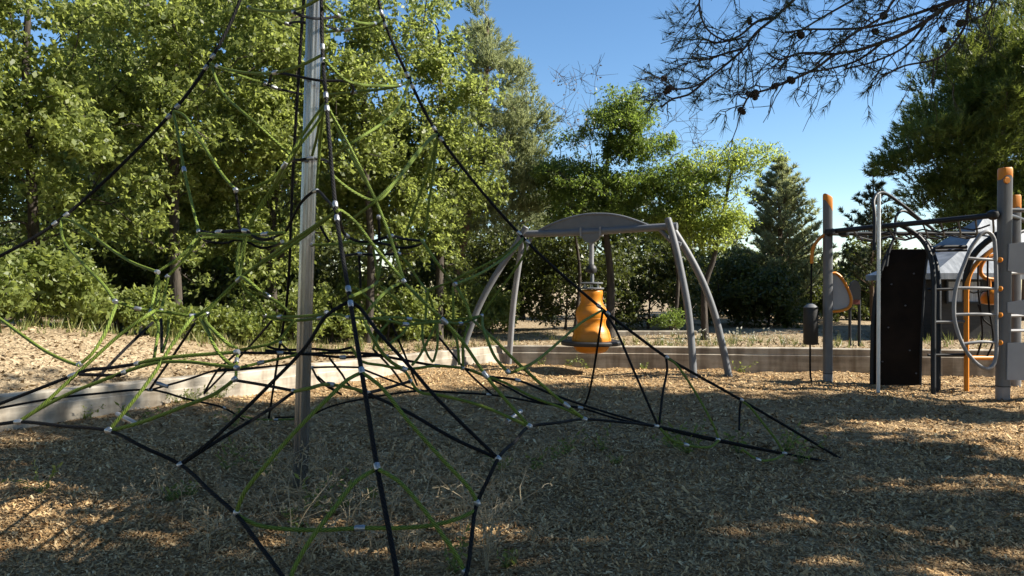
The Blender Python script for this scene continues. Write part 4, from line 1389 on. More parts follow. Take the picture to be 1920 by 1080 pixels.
# horizontal rope mesh between the overhead bars
for i in range(9):
    f = i / 8
    a = at(1600 + 262 * f, 433 - 24 * f, 11.8 - 1.25 * f); b = at(1612 + 225 * f, 441, 12.4)
    m_ = (a + b) / 2 - (0, 0, 0.12)
    MB().tube(smooth_path([a, m_ + (0.1, 0, 0), b], 0.08), 0.014, 6).build("mesh_rope", M["black"], ps, smooth=True)
for f in (0.2, 0.5, 0.8):
    pts = []
    for g_ in np.linspace(0, 1, 9):
        a = at(1600 + 262 * g_, 433 - 24 * g_, 11.8 - 1.25 * g_); b = at(1612 + 225 * g_, 441, 12.4)
        pts.append(a + (b - a) * f - np.array([0, 0, 0.12 * math.sin(math.pi * f)]) + np.array([0, 0, 0.03 * (-1) ** int(g_ * 8)]))
    MB().tube(smooth_path(pts, 0.08), 0.014, 6).build("mesh_rope", M["black"], ps, smooth=True)
# curved dark tubes
DT = [
    ([(1639, 470), (1640, 402), (1638, 377), (1646, 363), (1659, 362), (1693, 385), (1727, 413), (1750, 430)], 11.3, 12.2, 0.026),
    ([(1662, 500), (1667, 470), (1678, 440), (1680, 407), (1689, 396), (1700, 397), (1715, 407), (1727, 416)], 11.8, 12.2, 0.022),
    ([(1684, 420), (1710, 434), (1731, 453), (1745, 483), (1750, 521), (1750, 600), (1750, 733)], 11.5, 11.0, 0.036),
    ([(1722, 440), (1738, 455), (1752, 483), (1759, 521), (1760, 600), (1759, 735)], 12.0, 11.3, 0.036),
    ([(1747, 478), (1753, 466), (1775, 463), (1812, 463)], 11.4, 11.4, 0.030),
    ([(1812, 560), (1812, 517), (1825, 479), (1850, 453), (1878, 436)], 11.3, 11.0, 0.045),
    ([(1878, 402), (1905, 408), (1945, 425)], 11.0, 12.0, 0.035),
    ([(1880, 450), (1905, 438), (1945, 425)], 11.4, 12.0, 0.030)]
for pts, a, b, r in DT:
    P = tpath(pts, a, 0.06, b)
    if pts[-1][1] > 700: P = np.vstack([P, P[-1] - (0, 0, 0.2)])
    MB().tube(P, r, 12).build("curved_tube", M["dark"], ps, smooth=True)
for y, x0, x1 in ((543, 1738, 1789), (604, 1753, 1808), (666, 1740, 1808), (470, 1753, 1812)):
    MB().tube([at(x0, y, 11.2), at(x1, y - 1, 11.2)], 0.022, 10).build("rung", M["dark" if y != 604 else "grey"], ps, smooth=True)
# curved climbing board: a bent slab that leans back at its top
left = [(1635, 722), (1636, 660), (1638, 598), (1645, 540), (1655, 500), (1668, 468)]
right = [(1725, 722), (1726, 660), (1727, 630), (1730, 570), (1733, 520), (1740, 468)]
bV, bF = [], []
n_r = len(left)
for i in range(n_r):
    f = i / (n_r - 1)
    dd = 11.7 + 0.2 * f ** 2
    for (x, y, ds) in ((*left[i], 0.12), (*right[i], -0.22)):
        bV.append(at(x, y, dd + ds)); bV.append(at(x, y, dd + ds) + (0, 0.05, 0.01))
for i in range(n_r - 1):
    a, c = i * 4, (i + 1) * 4
    bF += [(a, a + 2, c + 2, c), (a + 1, c + 1, c + 3, a + 3), (a, c, c + 1, a + 1), (a + 2, a + 3, c + 3, c + 2)]
bF += [(0, 1, 3, 2), ((n_r - 1) * 4, (n_r - 1) * 4 + 2, (n_r - 1) * 4 + 3, (n_r - 1) * 4 + 1)]
bd = MB().add(bV, bF).build("climbing_board", M["wallboard"], ps)
MB().tube(smooth_path([at(x - 1, y, 11.77 + 0.2 * (i / 5) ** 2) for i, (x, y) in enumerate(left)], 0.08), 0.03, 8).build("edge_rail", M["dark"], bd, smooth=True)
MB().tube(smooth_path([at(x + 1, y, 11.43 + 0.2 * (i / 5) ** 2) for i, (x, y) in enumerate(right)], 0.08), 0.018, 8).build("edge_rail", M["dark"], bd, smooth=True)
for x, y in ((1714, 513), (1672, 533), (1698, 573), (1666, 614), (1706, 657), (1655, 678), (1718, 700)):
    MB().lathe(at(x, y, 11.795 - 0.34 * (x - 1640) / 92.0 + 0.2 * ((722 - y) / 254.0) ** 2), [(0.011, -0.02), (0.013, 0), (0.008, 0.010)], 10, axis=(0, -1, 0)).build("hold_bolt", M["grey"], bd, smooth=True)
# grey loop ladder beside the tall post
loop = [(1838, 440), (1821, 464), (1808, 495), (1795, 530), (1789, 565), (1790, 600), (1800, 635), (1815, 663), (1833, 683), (1850, 692), (1861, 686), (1867, 670), (1868, 610), (1868, 540), (1866, 470), (1863, 446), (1855, 436), (1846, 435)]
Lp = smooth_path([at(x, y, 10.35) for x, y in loop] + [at(*loop[0], 10.35)], 0.05)
lo = MB().tube(Lp, 0.026, 12).build("ladder_loop", M["grey_light"], ps, smooth=True)
for y, x0, yl in ((487, 1813, 484), (541, 1793, 540), (590, 1791, 590), (642, 1806, 645)):
    MB().tube(smooth_path([at(x0, yl, 10.35), at((x0 + 1868) / 2, y - 1, 10.33), at(1868, y, 10.36)], 0.08), 0.022, 10).build("rung", M["grey_light"], lo, smooth=True)
    MB().tube([at(1867, y, 10.37), at(1878, y, 10.42)], 0.018, 8).build("stub", M["grey_light"], lo, smooth=True)
    MB().lathe(at(1872.5, y, 10.36), [(0.030, -0.02), (0.040, 0.0), (0.040, 0.03), (0.02, 0.05)], 16, axis=(1, -0.3, 0)).build("orange_collar", M["orange_flat"], lo, smooth=True)
# pale side panels
for tl, tr, br, bl in (((1891, 457), (1985, 447), (1985, 525), (1889, 508)), ((1888, 567), (1985, 553), (1985, 601), (1888, 586)), ((1888, 643), (1985, 640), (1985, 715), (1887, 712))):
    q = [at(*p, 10.42) for p in (tl, tr, br, bl)]
    MB().prism(q, (0, 1, 0), 0.03).build("side_panel", M["panel"], ps)
MB().tube([at(1892, 394, 10.5), at(1990, 396, 10.4)], 0.03, 10).build("top_rail", M["grey"], ps, smooth=True)
for y in (512, 592, 620):
    MB().tube([at(1893, y, 10.6), at(1985, y - 1, 11.0)], 0.022, 8).build("rear_rail", M["grey_light"], ps, smooth=True)
# orange framed triangular panel on the shorter post
tri = [(1559, 512), (1567, 512), (1577, 520), (1588, 538), (1595, 555), (1596, 568), (1591, 577), (1578, 582), (1559, 584)]
q = [at(x, y, 12.0) for x, y in tri]
tp = MB().prism(q, (0.2, 1, 0), 0.012).build("triangle_panel", M["panel"], ps)
MB().tube(smooth_path([at(x, y, 11.98) for x, y in tri], 0.04), 0.038, 10, flat=(1, 0.6)).build("orange_rim", M["orange_flat"], tp, smooth=True)
# orange arm that carries the punch bag
MB().tube(tpath([(1549, 438), (1538, 446), (1528, 458), (1523, 472), (1522, 494)], 12.0, 0.04), 0.036, 10, flat=(1, 0.7)).build("orange_arm", M["orange_flat"], ps, smooth=True)

pb = thing("punch_bag", "black cylindrical punch bag hanging on a rope from the orange arm", "punch bag", at(1520, 646, 12.0))
MB().tube([at(1522, 492, 12.0), at(1521, 535, 12.0), at(1520.5, 577, 12.0)], 0.014, 8).build("rope", M["black_rope"], pb, smooth=True)
c0 = at(1520, 646, 12.0); h = zrow(577, 12) - zrow(646, 12); r = 13.2 * 12 / F_PX
MB().lathe(c0, [(r * 0.9, 0), (r, 0.02), (r, h - 0.02), (r * 0.96, h)], 36).build("bag", M["black"], pb, smooth=True)
MB().lathe(c0 + (0, 0, h), [(r * 0.98, 0.002), (r * 0.98, 0.008), (r * 0.6, 0.05), (0.03, 0.07)], 36).build("top_cover", M["grey"], pb, smooth=True)
MB().tube(smooth_path([at(1519, 646, 12), at(1519, 690, 12), at(1520, 708, 12), at(1524, 721, 11.95)], 0.05), 0.016, 8).build("tail_rope", M["black_rope"], pb, smooth=True)

# orange swing stand beyond the loop ladder
os_ = thing("orange_stand", "orange tubular stand with hooked top and hanging rope seat behind the loop ladder", "play stand", (6.9, 11.2, 0))
MB().tube(np.vstack([tpath([(1863, 467), (1848, 478), (1833, 492), (1819, 512), (1813, 538), (1812, 580), (1812, 650), (1812, 728)], 11.2), [at(1812, 728, 11.2) - (0, 0, 0.2)]]), 0.045, 12, flat=(1.0, 0.7)).build("bent_post", M["orange_flat"], os_, smooth=True)
MB().tube([at(1814, 671, 11.2), at(1872, 671, 11.3)], 0.035, 10).build("cross_bar", M["orange_flat"], os_, smooth=True)
MB().tube(tpath([(1866, 478), (1850, 484), (1841, 495), (1838, 510), (1845, 520), (1860, 524), (1875, 524)], 11.3), 0.03, 10).build("hook_loop", M["orange_flat"], os_, smooth=True)
MB().tube([at(1855, 524, 11.3), at(1855, 543, 11.3)], 0.03, 8).build("short_post", M["orange_flat"], os_, smooth=True)
pod = MB()
pc = at(1862, 557, 11.35)
pod.lathe(pc - (0, 0, 0.12), [(0.05, 0), (0.15, 0.02), (0.17, 0.08), (0.155, 0.16), (0.10, 0.23), (0.03, 0.25)], 24)
pod.build("pod_seat", M["orange"], os_, smooth=True)
for pts in ([(1852, 478), (1852, 540), (1855, 580), (1862, 640), (1851, 668)], [(1834, 496), (1834, 540), (1838, 580), (1842, 630), (1832, 668)], [(1816, 545), (1825, 549), (1836, 547), (1850, 545)], [(1834, 570), (1845, 600), (1858, 610)]):
    MB().tube(tpath(pts, 11.25), 0.014, 8).build("seat_rope", M["black_rope"], os_, smooth=True)

# dark round headed board on posts beyond the wall
sg = thing("notice_board", "dark round topped board on two thin posts standing beyond the shaded wall", "board", at(1602, 655, 14.4))
pts = [(1592, 562), (1592, 540), (1595, 530), (1602, 525), (1609, 529), (1613, 540), (1613, 562)]
MB().prism([at(x, y, 14.4) for x, y in pts], (0, 1, 0), 0.05).build("board", M["dark"], sg)
for x in (1593.5, 1611):
    MB().tube([at(x, 540, 14.44), at(x, 655, 14.44) - (0, 0, 0.3)], 0.028, 10).build("post", M["dark"], sg, smooth=True)
MB().box(at(1602, 566, 14.41), (0.2, 0.03, 0.1), bev=0.005).build("name_plate", mat_noise("dull red plate", [(0.3, (0.09, 0.018, 0.014)), (0.7, (0.14, 0.03, 0.022))], rough=0.6), sg)

# hut with a pale hipped roof
hd = 16.0
kx0, kx1 = (1752 - 960) / F_PX * hd, (1925 - 960) / F_PX * hd
hut = thing("hut", "dark hut with pale hipped sheet roof and curtained windows behind the loop ladder", "hut", ((kx0 + kx1) / 2, hd + 1.4, 0.35))
ez = zrow(512, hd)
MB().box(((kx0 + kx1) / 2, hd + 1.5, (0.2 + ez) / 2), (kx1 - kx0 - 0.3, 2.5, ez - 0.2)).build("wall", mat_noise("dark hut boards", [(0.3, (0.012, 0.011, 0.011)), (0.7, (0.03, 0.028, 0.027))], scale=3, stretch=(1, 1, 9), rough=0.7), hut)
rm = MB()
ap = zrow(408, hd + 1.5)
e0, e1 = kx0 - 0.05, kx1 + 0.3
rx = (1850 - 960) / F_PX * (hd + 1.5)
mid_z = ez + 0.62
V = [(e0, hd - 0.05, ez), (e1, hd - 0.05, ez), (e1, hd + 3.0, ez), (e0, hd + 3.0, ez),
     (rx - 0.95, hd + 0.75, mid_z), (rx + 0.95, hd + 0.75, mid_z), (rx + 0.95, hd + 2.25, mid_z), (rx - 0.95, hd + 2.25, mid_z),
     (rx - 0.12, hd + 1.4, ap), (rx + 0.12, hd + 1.4, ap), (rx + 0.12, hd + 1.6, ap), (rx - 0.12, hd + 1.6, ap),
     (e0, hd - 0.05, ez - 0.13), (e1, hd - 0.05, ez - 0.13), (e1, hd + 3.0, ez - 0.13), (e0, hd + 3.0, ez - 0.13)]
Fc = []
for s in (0, 4):
    for k in range(4):
        Fc.append((s + k, s + (k + 1) % 4, s + 4 + (k + 1) % 4, s + 4 + k))
for k in range(4):
    Fc.append((12 + k, 12 + (k + 1) % 4, (k + 1) % 4, k))
Fc += [(8, 9, 10, 11), (15, 14, 13, 12)]
rm.add(V, Fc).build("roof", mat_noise("pale roof sheet", [(0.35, (0.15, 0.165, 0.185)), (0.65, (0.30, 0.32, 0.35))], scale=1.8, rough=0.45, bump=0.3, bump_scale=5, stretch=(3, 1, 0.4)), hut)
cur = mat_noise("pale curtain", [(0.35, (0.22, 0.23, 0.25)), (0.65, (0.38, 0.39, 0.41))], scale=9, rough=0.8, bump=0.3, bump_scale=30, stretch=(6, 1, 0.3))
for x0, x1 in ((1786, 1814), (1818, 1848), (1876, 1900)):
    a, b = at(x0, 528, hd), at(x1, 566, hd)
    w = MB()
    cx, cz = (a[0] + b[0]) / 2, (a[2] + b[2]) / 2
    ww, wh = b[0] - a[0], a[2] - b[2]
    y = hd + 0.17
    for s in (-1, 1):
        w.box((cx + s * (ww / 2 + 0.02), y, cz), (0.04, 0.06, wh + 0.08))
        w.box((cx, y, cz + s * (wh / 2 + 0.02)), (ww, 0.06, 0.04))
    wo_ = w.build("window", M["dark"], hut)
    MB().box((cx, y + 0.015, cz), (ww - 0.004, 0.02, wh - 0.004)).build("curtain", cur, wo_)

# ------------------------------------------------------------------ the pine whose branches hang into the view, and its neighbours outside the frame
ob = np.array([6.9, 5.9, -0.05])
r = np.random.default_rng(71)
op = thing("pine_tree", "open needled pine outside the frame whose cone bearing branches hang across the sky", "tree", ob)
mb = MB()
trunk = smooth_path([ob, ob + (0.05, 0, 2.5), ob + (-0.1, 0.1, 5.0), ob + (0.1, 0, 9.0)], 0.3)
mb.tube(trunk, 0.21 + (0.06 - 0.21) * np.linspace(0, 1, len(trunk)), 12)
BR = [
    ([(2520, -320), (2100, -260), (1750, -170), (1580, -75), (1488, 0), (1453, 33), (1417, 62), (1395, 91), (1366, 117), (1329, 146), (1297, 164), (1253, 168)], 5.9, 5.0, 0.045),
    ([(2560, -120), (2200, -75), (1950, -40), (1789, 0), (1749, 15), (1694, 33), (1628, 51), (1548, 55), (1512, 55), (1470, 62)], 5.9, 5.3, 0.040),
    ([(2560, -118), (2200, -70), (1950, -30), (1785, 7), (1741, 36), (1705, 58), (1657, 78), (1606, 95), (1566, 102), (1530, 128), (1482, 151), (1439, 168), (1406, 179), (1391, 206)], 5.85, 4.9, 0.046),
    ([(2300, -240), (1900, -150), (1680, -50), (1599, 0), (1548, 29), (1523, 44), (1480, 70)], 6.1, 5.5, 0.03),
    ([(2200, -160), (1850, -90), (1735, -40), (1676, 0), (1657, 29), (1603, 62), (1559, 95), (1530, 120)], 5.6, 5.1, 0.026),
    ([(2000, -60), (1850, -40), (1818, 0), (1811, 44), (1789, 80), (1760, 109), (1694, 124), (1657, 142)], 5.8, 5.3, 0.018),
    ([(1900, -150), (1560, -100), (1330, -40), (1311, 7), (1318, 40), (1333, 62), (1366, 77), (1395, 69)], 5.9, 5.2, 0.018),
    ([(2000, -60), (1900, -30), (1866, 0), (1850, 24), (1815, 40)], 5.8, 5.5, 0.012),
    ([(1453, 33), (1420, 40), (1385, 68), (1345, 80), (1318, 72)], 5.55, 5.2, 0.012),
    ([(1395, 91), (1360, 100), (1320, 112), (1297, 106)], 5.4, 5.1, 0.010),
    ([(1329, 146), (1290, 178), (1262, 185), (1240, 200)], 5.2, 5.0, 0.010),
    ([(1566, 102), (1500, 100), (1460, 112), (1440, 100)], 5.35, 5.1, 0.012),
    ([(1657, 78), (1610, 112), (1560, 128), (1500, 138)], 5.5, 5.2, 0.011),
    ([(1741, 36), (1700, 85), (1640, 115), (1590, 128)], 5.6, 5.3, 0.011),
]
TP, TD = [], []
for pts, a, b, r0 in BR:
    P = tpath(pts, a, 0.05, b)
    n = len(P)
    rr = r0 + (0.006 - r0) * np.linspace(0, 1, n) ** 0.7
    mb.tube(P, rr, 7)
    for i in range(6, n):
        px = 960 + P[i][0] / P[i][1] * F_PX; py = 540 - (P[i][2] - CAM_H) / P[i][1] * F_PX
        dense = 0.62 if py > -160 else 0.25
        if r.uniform() > dense: continue
        t = unit(P[i] - P[i - 3])
        for _ in range(1 + (r.uniform() < 0.35)):
            side = unit(np.cross(t, r.normal(size=3)))
            d = unit(t * r.uniform(0.4, 1.1) + side * r.uniform(0.5, 1.0) + np.array([-0.15, 0, -0.05]))
            L = r.uniform(0.12, 0.42)
            s = np.linspace(0, 1, 6)[:, None]
            Q = P[i] + d * L * s + np.array([0, 0, -0.16]) * L * s ** 2 + r.normal(size=(6, 3)) * 0.014 * s
            mb.tube(Q, np.linspace(0.0042, 0.0022, 6), 4, caps=False)
            if r.uniform() < 0.30:
                TP.append(Q[-1]); TD.append(unit(Q[-1] - Q[-2]))
            for q in (2, 3, 4):
                if r.uniform() < 0.55:
                    e = Q[q] + unit(d + r.normal(size=3) * 0.8) * r.uniform(0.06, 0.2) - (0, 0, 0.03)
                    mb.tube([Q[q], (Q[q] + e) / 2 + r.normal(size=3) * 0.008, e], [0.003, 0.0026, 0.0018], 3, caps=False)
                    if r.uniform() < 0.22:
                        TP.append(e); TD.append(unit(e - Q[q]))
    TP.append(P[-1]); TD.append(unit(P[-1] - P[-3]))
# the clumps of needles the photo shows thickest
for x, y, k, sp in ((1475, 42, 16, 0.09), (1268, 25, 8, 0.09), (1300, 60, 9, 0.08), (1262, 50, 6, 0.06), (1350, 150, 12, 0.10), (1245, 150, 12, 0.09), (1310, 178, 10, 0.08), (1520, 105, 10, 0.14), (1590, 75, 14, 0.2), (1395, 22, 10, 0.12), (1560, 15, 8, 0.12), (1430, 105, 10, 0.12), (1690, 75, 8, 0.16), (1330, 130, 8, 0.08), (1240, 168, 8, 0.06), (1440, 20, 8, 0.1)):
    c = at(x, y, 5.2)
    for _ in range(k):
        p = c + r.normal(size=3) * sp
        TP.append(p); TD.append(unit(r.normal(size=3) * 0.6 + np.array([-0.7, 0, 0.1])))
crown_targets, _ = clump_points([(ob + (0.3, 0.0, 8.0), (3.0, 2.6, 2.2)), (ob + (0.8, 0.8, 6.2), (2.2, 1.8, 1.0))], 110, r, 0.5)
limbs([ob + (-0.1, 0.1, 5.0), ob + (0.1, 0, 9.0)], 0.1, 0.04, crown_targets, mb, r, tip=0.008, thick=0.014)
mb.build("trunk", M["twig"], op, smooth=True)
TP, TD = np.array(TP), np.array(TD)
TP = np.concatenate([TP, TP - TD * 0.035, TP - TD * 0.075]); TD = np.concatenate([TD, TD, TD])
V1 = needle_tris(TP, TD, 8, 0.095, 0.0042, r, 0.38)
k2 = np.repeat(np.arange(len(crown_targets)), 30)
Q = crown_targets[k2] + r.normal(size=(len(k2), 3)) * 0.3
V2 = needle_tris(Q, unit(r.normal(size=Q.shape) + np.array([0, 0, 0.6])), 10, 0.17, 0.03, r, 0.6)
VV = np.concatenate([V1, V2])
quads_obj("crown", VV, 3, M["pine_dark"], op, np.clip(r.normal(0.4, 0.2, len(VV) // 3), 0, 1))
for x, y, d in ((1391, 208, 4.88), (1405, 177, 4.9), (1416, 178, 4.9), (1483, 150, 5.0), (1453, 161, 4.95), (1502, 66, 5.3), (1657, 30, 5.5), (1751, 16, 5.6), (1641, 59, 5.4), (1800, 44, 5.8), (1769, 56, 5.75), (1775, 86, 5.7), (1405, 39, 5.4), (1245, 147, 5.0), (1252, 169, 5.0)):
    c = at(x, y, d)
    m = MB()
    rad = 0.024 * r.uniform(0.8, 1.15)
    ax = unit(r.normal(size=3) + np.array([0, 0, -1.0]))
    pr = []
    for k in range(9):
        f = k / 8
        base_r = rad * math.sin(math.pi * (0.12 + 0.80 * f)) ** 0.8
        pr.append((base_r * (1.18 if k % 2 else 0.80), (f - 0.5) * rad * 2.6))
    m.lathe(c, pr, 9, axis=ax)
    m.build("cone", M["cone"], op)

def shade_tree(name, label, base, cz, rad, seed, n=120, nleaf=150, L=0.20, W=0.13, mat="oak_dark", shell=0.5, clump=0.7, extra=()):
    b = np.asarray(base, float)
    return broadleaf(name, label, b, [b, b + (0.1, 0, cz * 0.3), b + (-0.1, 0.1, cz * 0.65), b + (0.0, 0, cz * 1.1)], [(b + (0, 0, cz), rad)] + list(extra), n, nleaf, clump, L, W, mat, seed, "tree",
                     "trees outside the frame that shade the playground", r0=0.2, shell=shell, limb_frac=0.7)
shade_tree("oak_tree", "tall oak outside the frame that throws the broad shade over the net", (10.0, 5.9, 0), 8.2, (3.0, 2.7, 2.4), 801, n=280)
shade_tree("oak_tree", "oak outside the frame shading the ground before the orange bag swing", (11.0, 8.2, 0.0), 8.0, (2.1, 0.9, 1.6), 802, n=100)
shade_tree("oak_tree", "oak outside the frame that throws the shade streaks across the near wood chips", (9.0, 2.3, 0), 7.6, (3.4, 0.9, 2.2), 803, n=95, clump=0.5, extra=[(np.array([12.2, 4.0, 6.5]), (0.9, 0.7, 0.9))])
shade_tree("oak_tree", "oak outside the frame shading the ground before the loop ladder", (13.6, 8.4, 0.0), 7.0, (1.6, 0.5, 1.0), 804, n=42)
shade_tree("oak_tree", "thin oak outside the frame that dapples the ground before the tall post", (13.2, 5.6, 0.0), 6.4, (2.2, 1.2, 1.0), 805, n=9, clump=0.42)

for i, (x, y, cz, rr, lab) in enumerate([  # unseen oaks added round the viewer to block sky light and deepen the shade
        (-11.5, 0.5, 7.5, 3.6, "unseen oak added to block sky light, beside the low end of the sunlit wall"),
        (-6.5, -6.5, 8.0, 4.0, "unseen oak added to block sky light, behind the viewer, nearest the sunlit wall"),
        (0.5, -7.5, 8.5, 4.0, "unseen oak added to block sky light, straight behind the viewer"),
        (7.0, -5.0, 8.0, 3.6, "unseen oak added to block sky light, behind the viewer, nearest the overhanging pine"),
        (13.5, 0.0, 8.5, 3.6, "unseen oak added to block sky light, standing past the overhanging pine")]):
    shade_tree("oak_tree", lab, (x, y, -0.05), cz, (rr, rr, 3.6), 820 + i, n=110, nleaf=110, L=0.32, W=0.20, clump=0.95)

# ------------------------------------------------------------------ loose ground cover
def in_pit(x, y):
    return y < np.where(x < -0.15, np.interp(x, WALL_L[:, 0], WALL_L[:, 1]), np.interp(x, WALL_R[:, 0], WALL_R[:, 1])) - 0.05
r = np.random.default_rng(91)
def scatter(n, d0, d1, margin, pw=1.0):
    d = d0 + (d1 - d0) * r.uniform(0, 1, n) ** pw
    x = r.uniform(-1, 1, n) * (d * 0.70 + margin)
    return x, d
parts, tones = [], []
for n, d0, d1, L, W in ((66000, 2.8, 4.7, 0.020, 0.0072), (70000, 4.4, 7.2, 0.025, 0.009), (52000, 6.8, 13.8, 0.036, 0.013)):
    x, y = scatter(n, d0, d1, 0.6)
    ok = in_pit(x, y)
    x, y = x[ok], y[ok]
    m = len(x)
    z = pit_z(x, y)
    a = r.uniform(0, 2 * np.pi, m)
    t = r.normal(0, 0.36, m)
    ax = np.stack([np.cos(a) * np.cos(t), np.sin(a) * np.cos(t), np.sin(t)], -1)
    bx = unit(np.stack([-np.sin(a), np.cos(a), r.normal(0, 0.35, m)], -1))
    s = r.lognormal(0, 0.35, m)[:, None]
    P = np.stack([x, y, z + 0.006 + np.abs(np.sin(t)) * L * 0.5], -1)
    l, w = ax * L * s / 2, bx * W * s / 2
    parts.append(np.stack([P - l - w * 0.7, P - l * 0.9 + w, P + l + w * 0.6, P + l * 0.95 - w], 1).reshape(-1, 3))
    tones.append(np.clip(r.normal(0.5, 0.24, m), 0, 1))
quads_obj("wood_chips", np.concatenate(parts), 4, M["chip"], None, np.concatenate(tones), kind="stuff")

# dry leaves on the bank and the terrace
nl = 26000
i = r.integers(0, len(WLo) - 1, nl)
f = r.uniform(0, 1, nl)[:, None]
W0 = WLo[i] * (1 - f) + WLo[i + 1] * f
m_ = 0.25 + 5.5 * r.uniform(0, 1, nl) ** 1.3
dirv = unit(W0 - TC)
Pxy = W0 + dirv * m_[:, None]
keep = (np.abs(Pxy[:, 0]) < Pxy[:, 1] * 0.74 + 0.5) & (Pxy[:, 1] > 2) & (r.uniform(0, 1, nl) < np.where(Pxy[:, 0] < -0.5, 1.0, 0.55))
Pxy, W0, m_ = Pxy[keep], W0[keep], m_[keep]
pz = terrace_h(Pxy[:, 0], Pxy[:, 1], m_, W0[:, 0])
P = np.stack([Pxy[:, 0], Pxy[:, 1], pz + 0.012], -1)
a = r.uniform(0, 6.283, len(P)); t = r.normal(0, 0.4, len(P))
ax = np.stack([np.cos(a) * np.cos(t), np.sin(a) * np.cos(t), np.sin(t)], -1)
bx = unit(np.stack([-np.sin(a), np.cos(a), r.normal(0, 0.45, len(P))], -1))
s = r.uniform(0.6, 1.3, len(P))[:, None]
l, w = ax * 0.036 * s, bx * 0.019 * s
quads_obj("dry_leaves", np.stack([P - l, P + w, P + l + (0, 0, 0.008), P - w], 1).reshape(-1, 3), 4, M["dry_leaf"], None, np.clip(r.normal(0.55, 0.25, len(P)), 0, 1), kind="stuff")

# grass on the crest of the bank and thin dry grass over the terrace
gP = []
for cx, cd, n, sp in ((-3.9, 12.6, 620, 0.6), (-4.6, 12.3, 380, 0.7), (-3.0, 13.6, 260, 0.8), (-6.6, 10.4, 260, 0.8), (-5.9, 11.2, 220, 0.8), (3.4, 14.5, 240, 1.3), (5.6, 14.6, 300, 1.5), (8.0, 14.8, 240, 1.5), (2, 15.5, 400, 2.0), (-1.5, 14.5, 250, 0.8)):
    for _ in range(n // 9):
        x, y = cx + r.normal() * sp, cd + r.normal() * sp * 0.45
        if in_pit(np.array([x]), np.array([y]) - 0.35)[0]: continue
        z = terr_z(x, y)
        for _ in range(9):
            gP.append((x + r.normal() * 0.03, y + r.normal() * 0.03, z))
gP = np.array(gP)
hgt = r.uniform(0.06, 0.26, len(gP))[:, None]
dd = unit(r.normal(size=gP.shape) * np.array([0.35, 0.35, 0.1]) + np.array([0, 0, 1.0]))
sd = unit(np.cross(dd, r.normal(size=gP.shape))) * 0.007
quads_obj("grass", np.stack([gP - sd, gP + sd, gP + dd * hgt], 1).reshape(-1, 3), 3, M["grass"], None, np.clip(r.normal(0.5, 0.3, len(gP)), 0, 1), kind="stuff")

# ------------------------------------------------------------------ weeds
def px_ground(px, py):
    d = CAM_H * F_PX / (py - 540.0)
    for _ in range(4):
        x = (px - 960) / F_PX * d
        d = (CAM_H - float(pit_z(x, d))) * F_PX / (py - 540.0)
    x = (px - 960) / F_PX * d
    return np.array([x, d, float(pit_z(x, d)) - 0.01])
def stalk_mesh(seed, H, nb, rad=0.0030, curve=0.3, heads=True):
    q = np.random.default_rng(seed)
    m = MB()
    for s_ in range(q.integers(1, 4)):
        lean = q.normal(size=2) * curve * H
        h = H * q.uniform(0.6, 1.0)
        st = smooth_path([(0, 0, 0), (lean[0] * 0.2, lean[1] * 0.2, h * 0.4), (lean[0] * 0.7 + q.normal() * 0.02, lean[1] * 0.7, h * 0.8), (lean[0] * 1.2, lean[1] * 1.2, h)], 0.04)
        m.tube(st, np.linspace(rad, rad * 0.5, len(st)), 4, caps=False)
        for b in range(nb):
            k = int(len(st) * q.uniform(0.35, 0.97))
            k = min(k, len(st) - 1)
            d = unit(np.array([q.normal(), q.normal(), q.uniform(0.1, 1.0)]))
            L = q.uniform(0.04, 0.16) * H / 0.4
            e = st[k] + d * L
            m.tube([st[k], (st[k] + e) / 2 + q.normal(size=3) * 0.01, e], [rad * 0.7, rad * 0.55, rad * 0.4], 3, caps=False)
            if heads:
                for _ in range(3):
                    e2 = e + unit(q.normal(size=3) + d) * q.uniform(0.01, 0.035)
                    m.tube([e, e2], [rad * 0.5, rad * 1.3], 3)
    return m
def one(name, mesh_mb, mat, p, label, cat, group=None, rz=0.0, sc=1.0):
    o = mesh_mb.build(name, mat)
    o.location = tuple(p); o.rotation_euler = (0, 0, rz); o.scale = (sc, sc, sc)
    return tag(o, label, cat, group)
big = stalk_mesh(5, 0.52, 26, rad=0.0034, curve=0.10)
one("dry_weed", big, M["straw"], px_ground(912, 1072), "tallest dry branching weed, its pale twiggy head against the black rope near the bottom edge", "weed")
one("dry_weed", stalk_mesh(17, 0.42, 6, rad=0.003, curve=0.75), M["straw"], px_ground(300, 935), "long arching pale dry stalks lying beside the black rope on the shaded chips", "weed", rz=2.2)
protos = []
for k, (H, nb) in enumerate(((0.30, 7), (0.24, 9), (0.38, 6), (0.20, 8))):
    protos.append(one("dry_weed", stalk_mesh(30 + k, H, nb, curve=0.25), M["straw"], (0, 0, 0), "thin dry weed stalk standing in the wood chips under the rope net", "weed", "dry weeds under the net"))
spots = [(395, 1040), (520, 880), (560, 930), (610, 915), (640, 890), (700, 960), (735, 1000), (760, 1045), (800, 1000), (715, 1050), (830, 930), (690, 900), (480, 960), (570, 985), (640, 1010), (450, 1000), (1000, 1030), (970, 960), (985, 900), (1050, 880), (1090, 830), (880, 870), (935, 905), (860, 1010), (780, 1070), (660, 1070), (590, 1060), (1065, 910), (345, 985), (270, 960), (545, 905), (835, 1060), (925, 1030), (540, 1030), (500, 930), (650, 985), (770, 970), (720, 930), (415, 960), (870, 960), (605, 1035), (690, 1030), (850, 900)]
used = [False] * 4
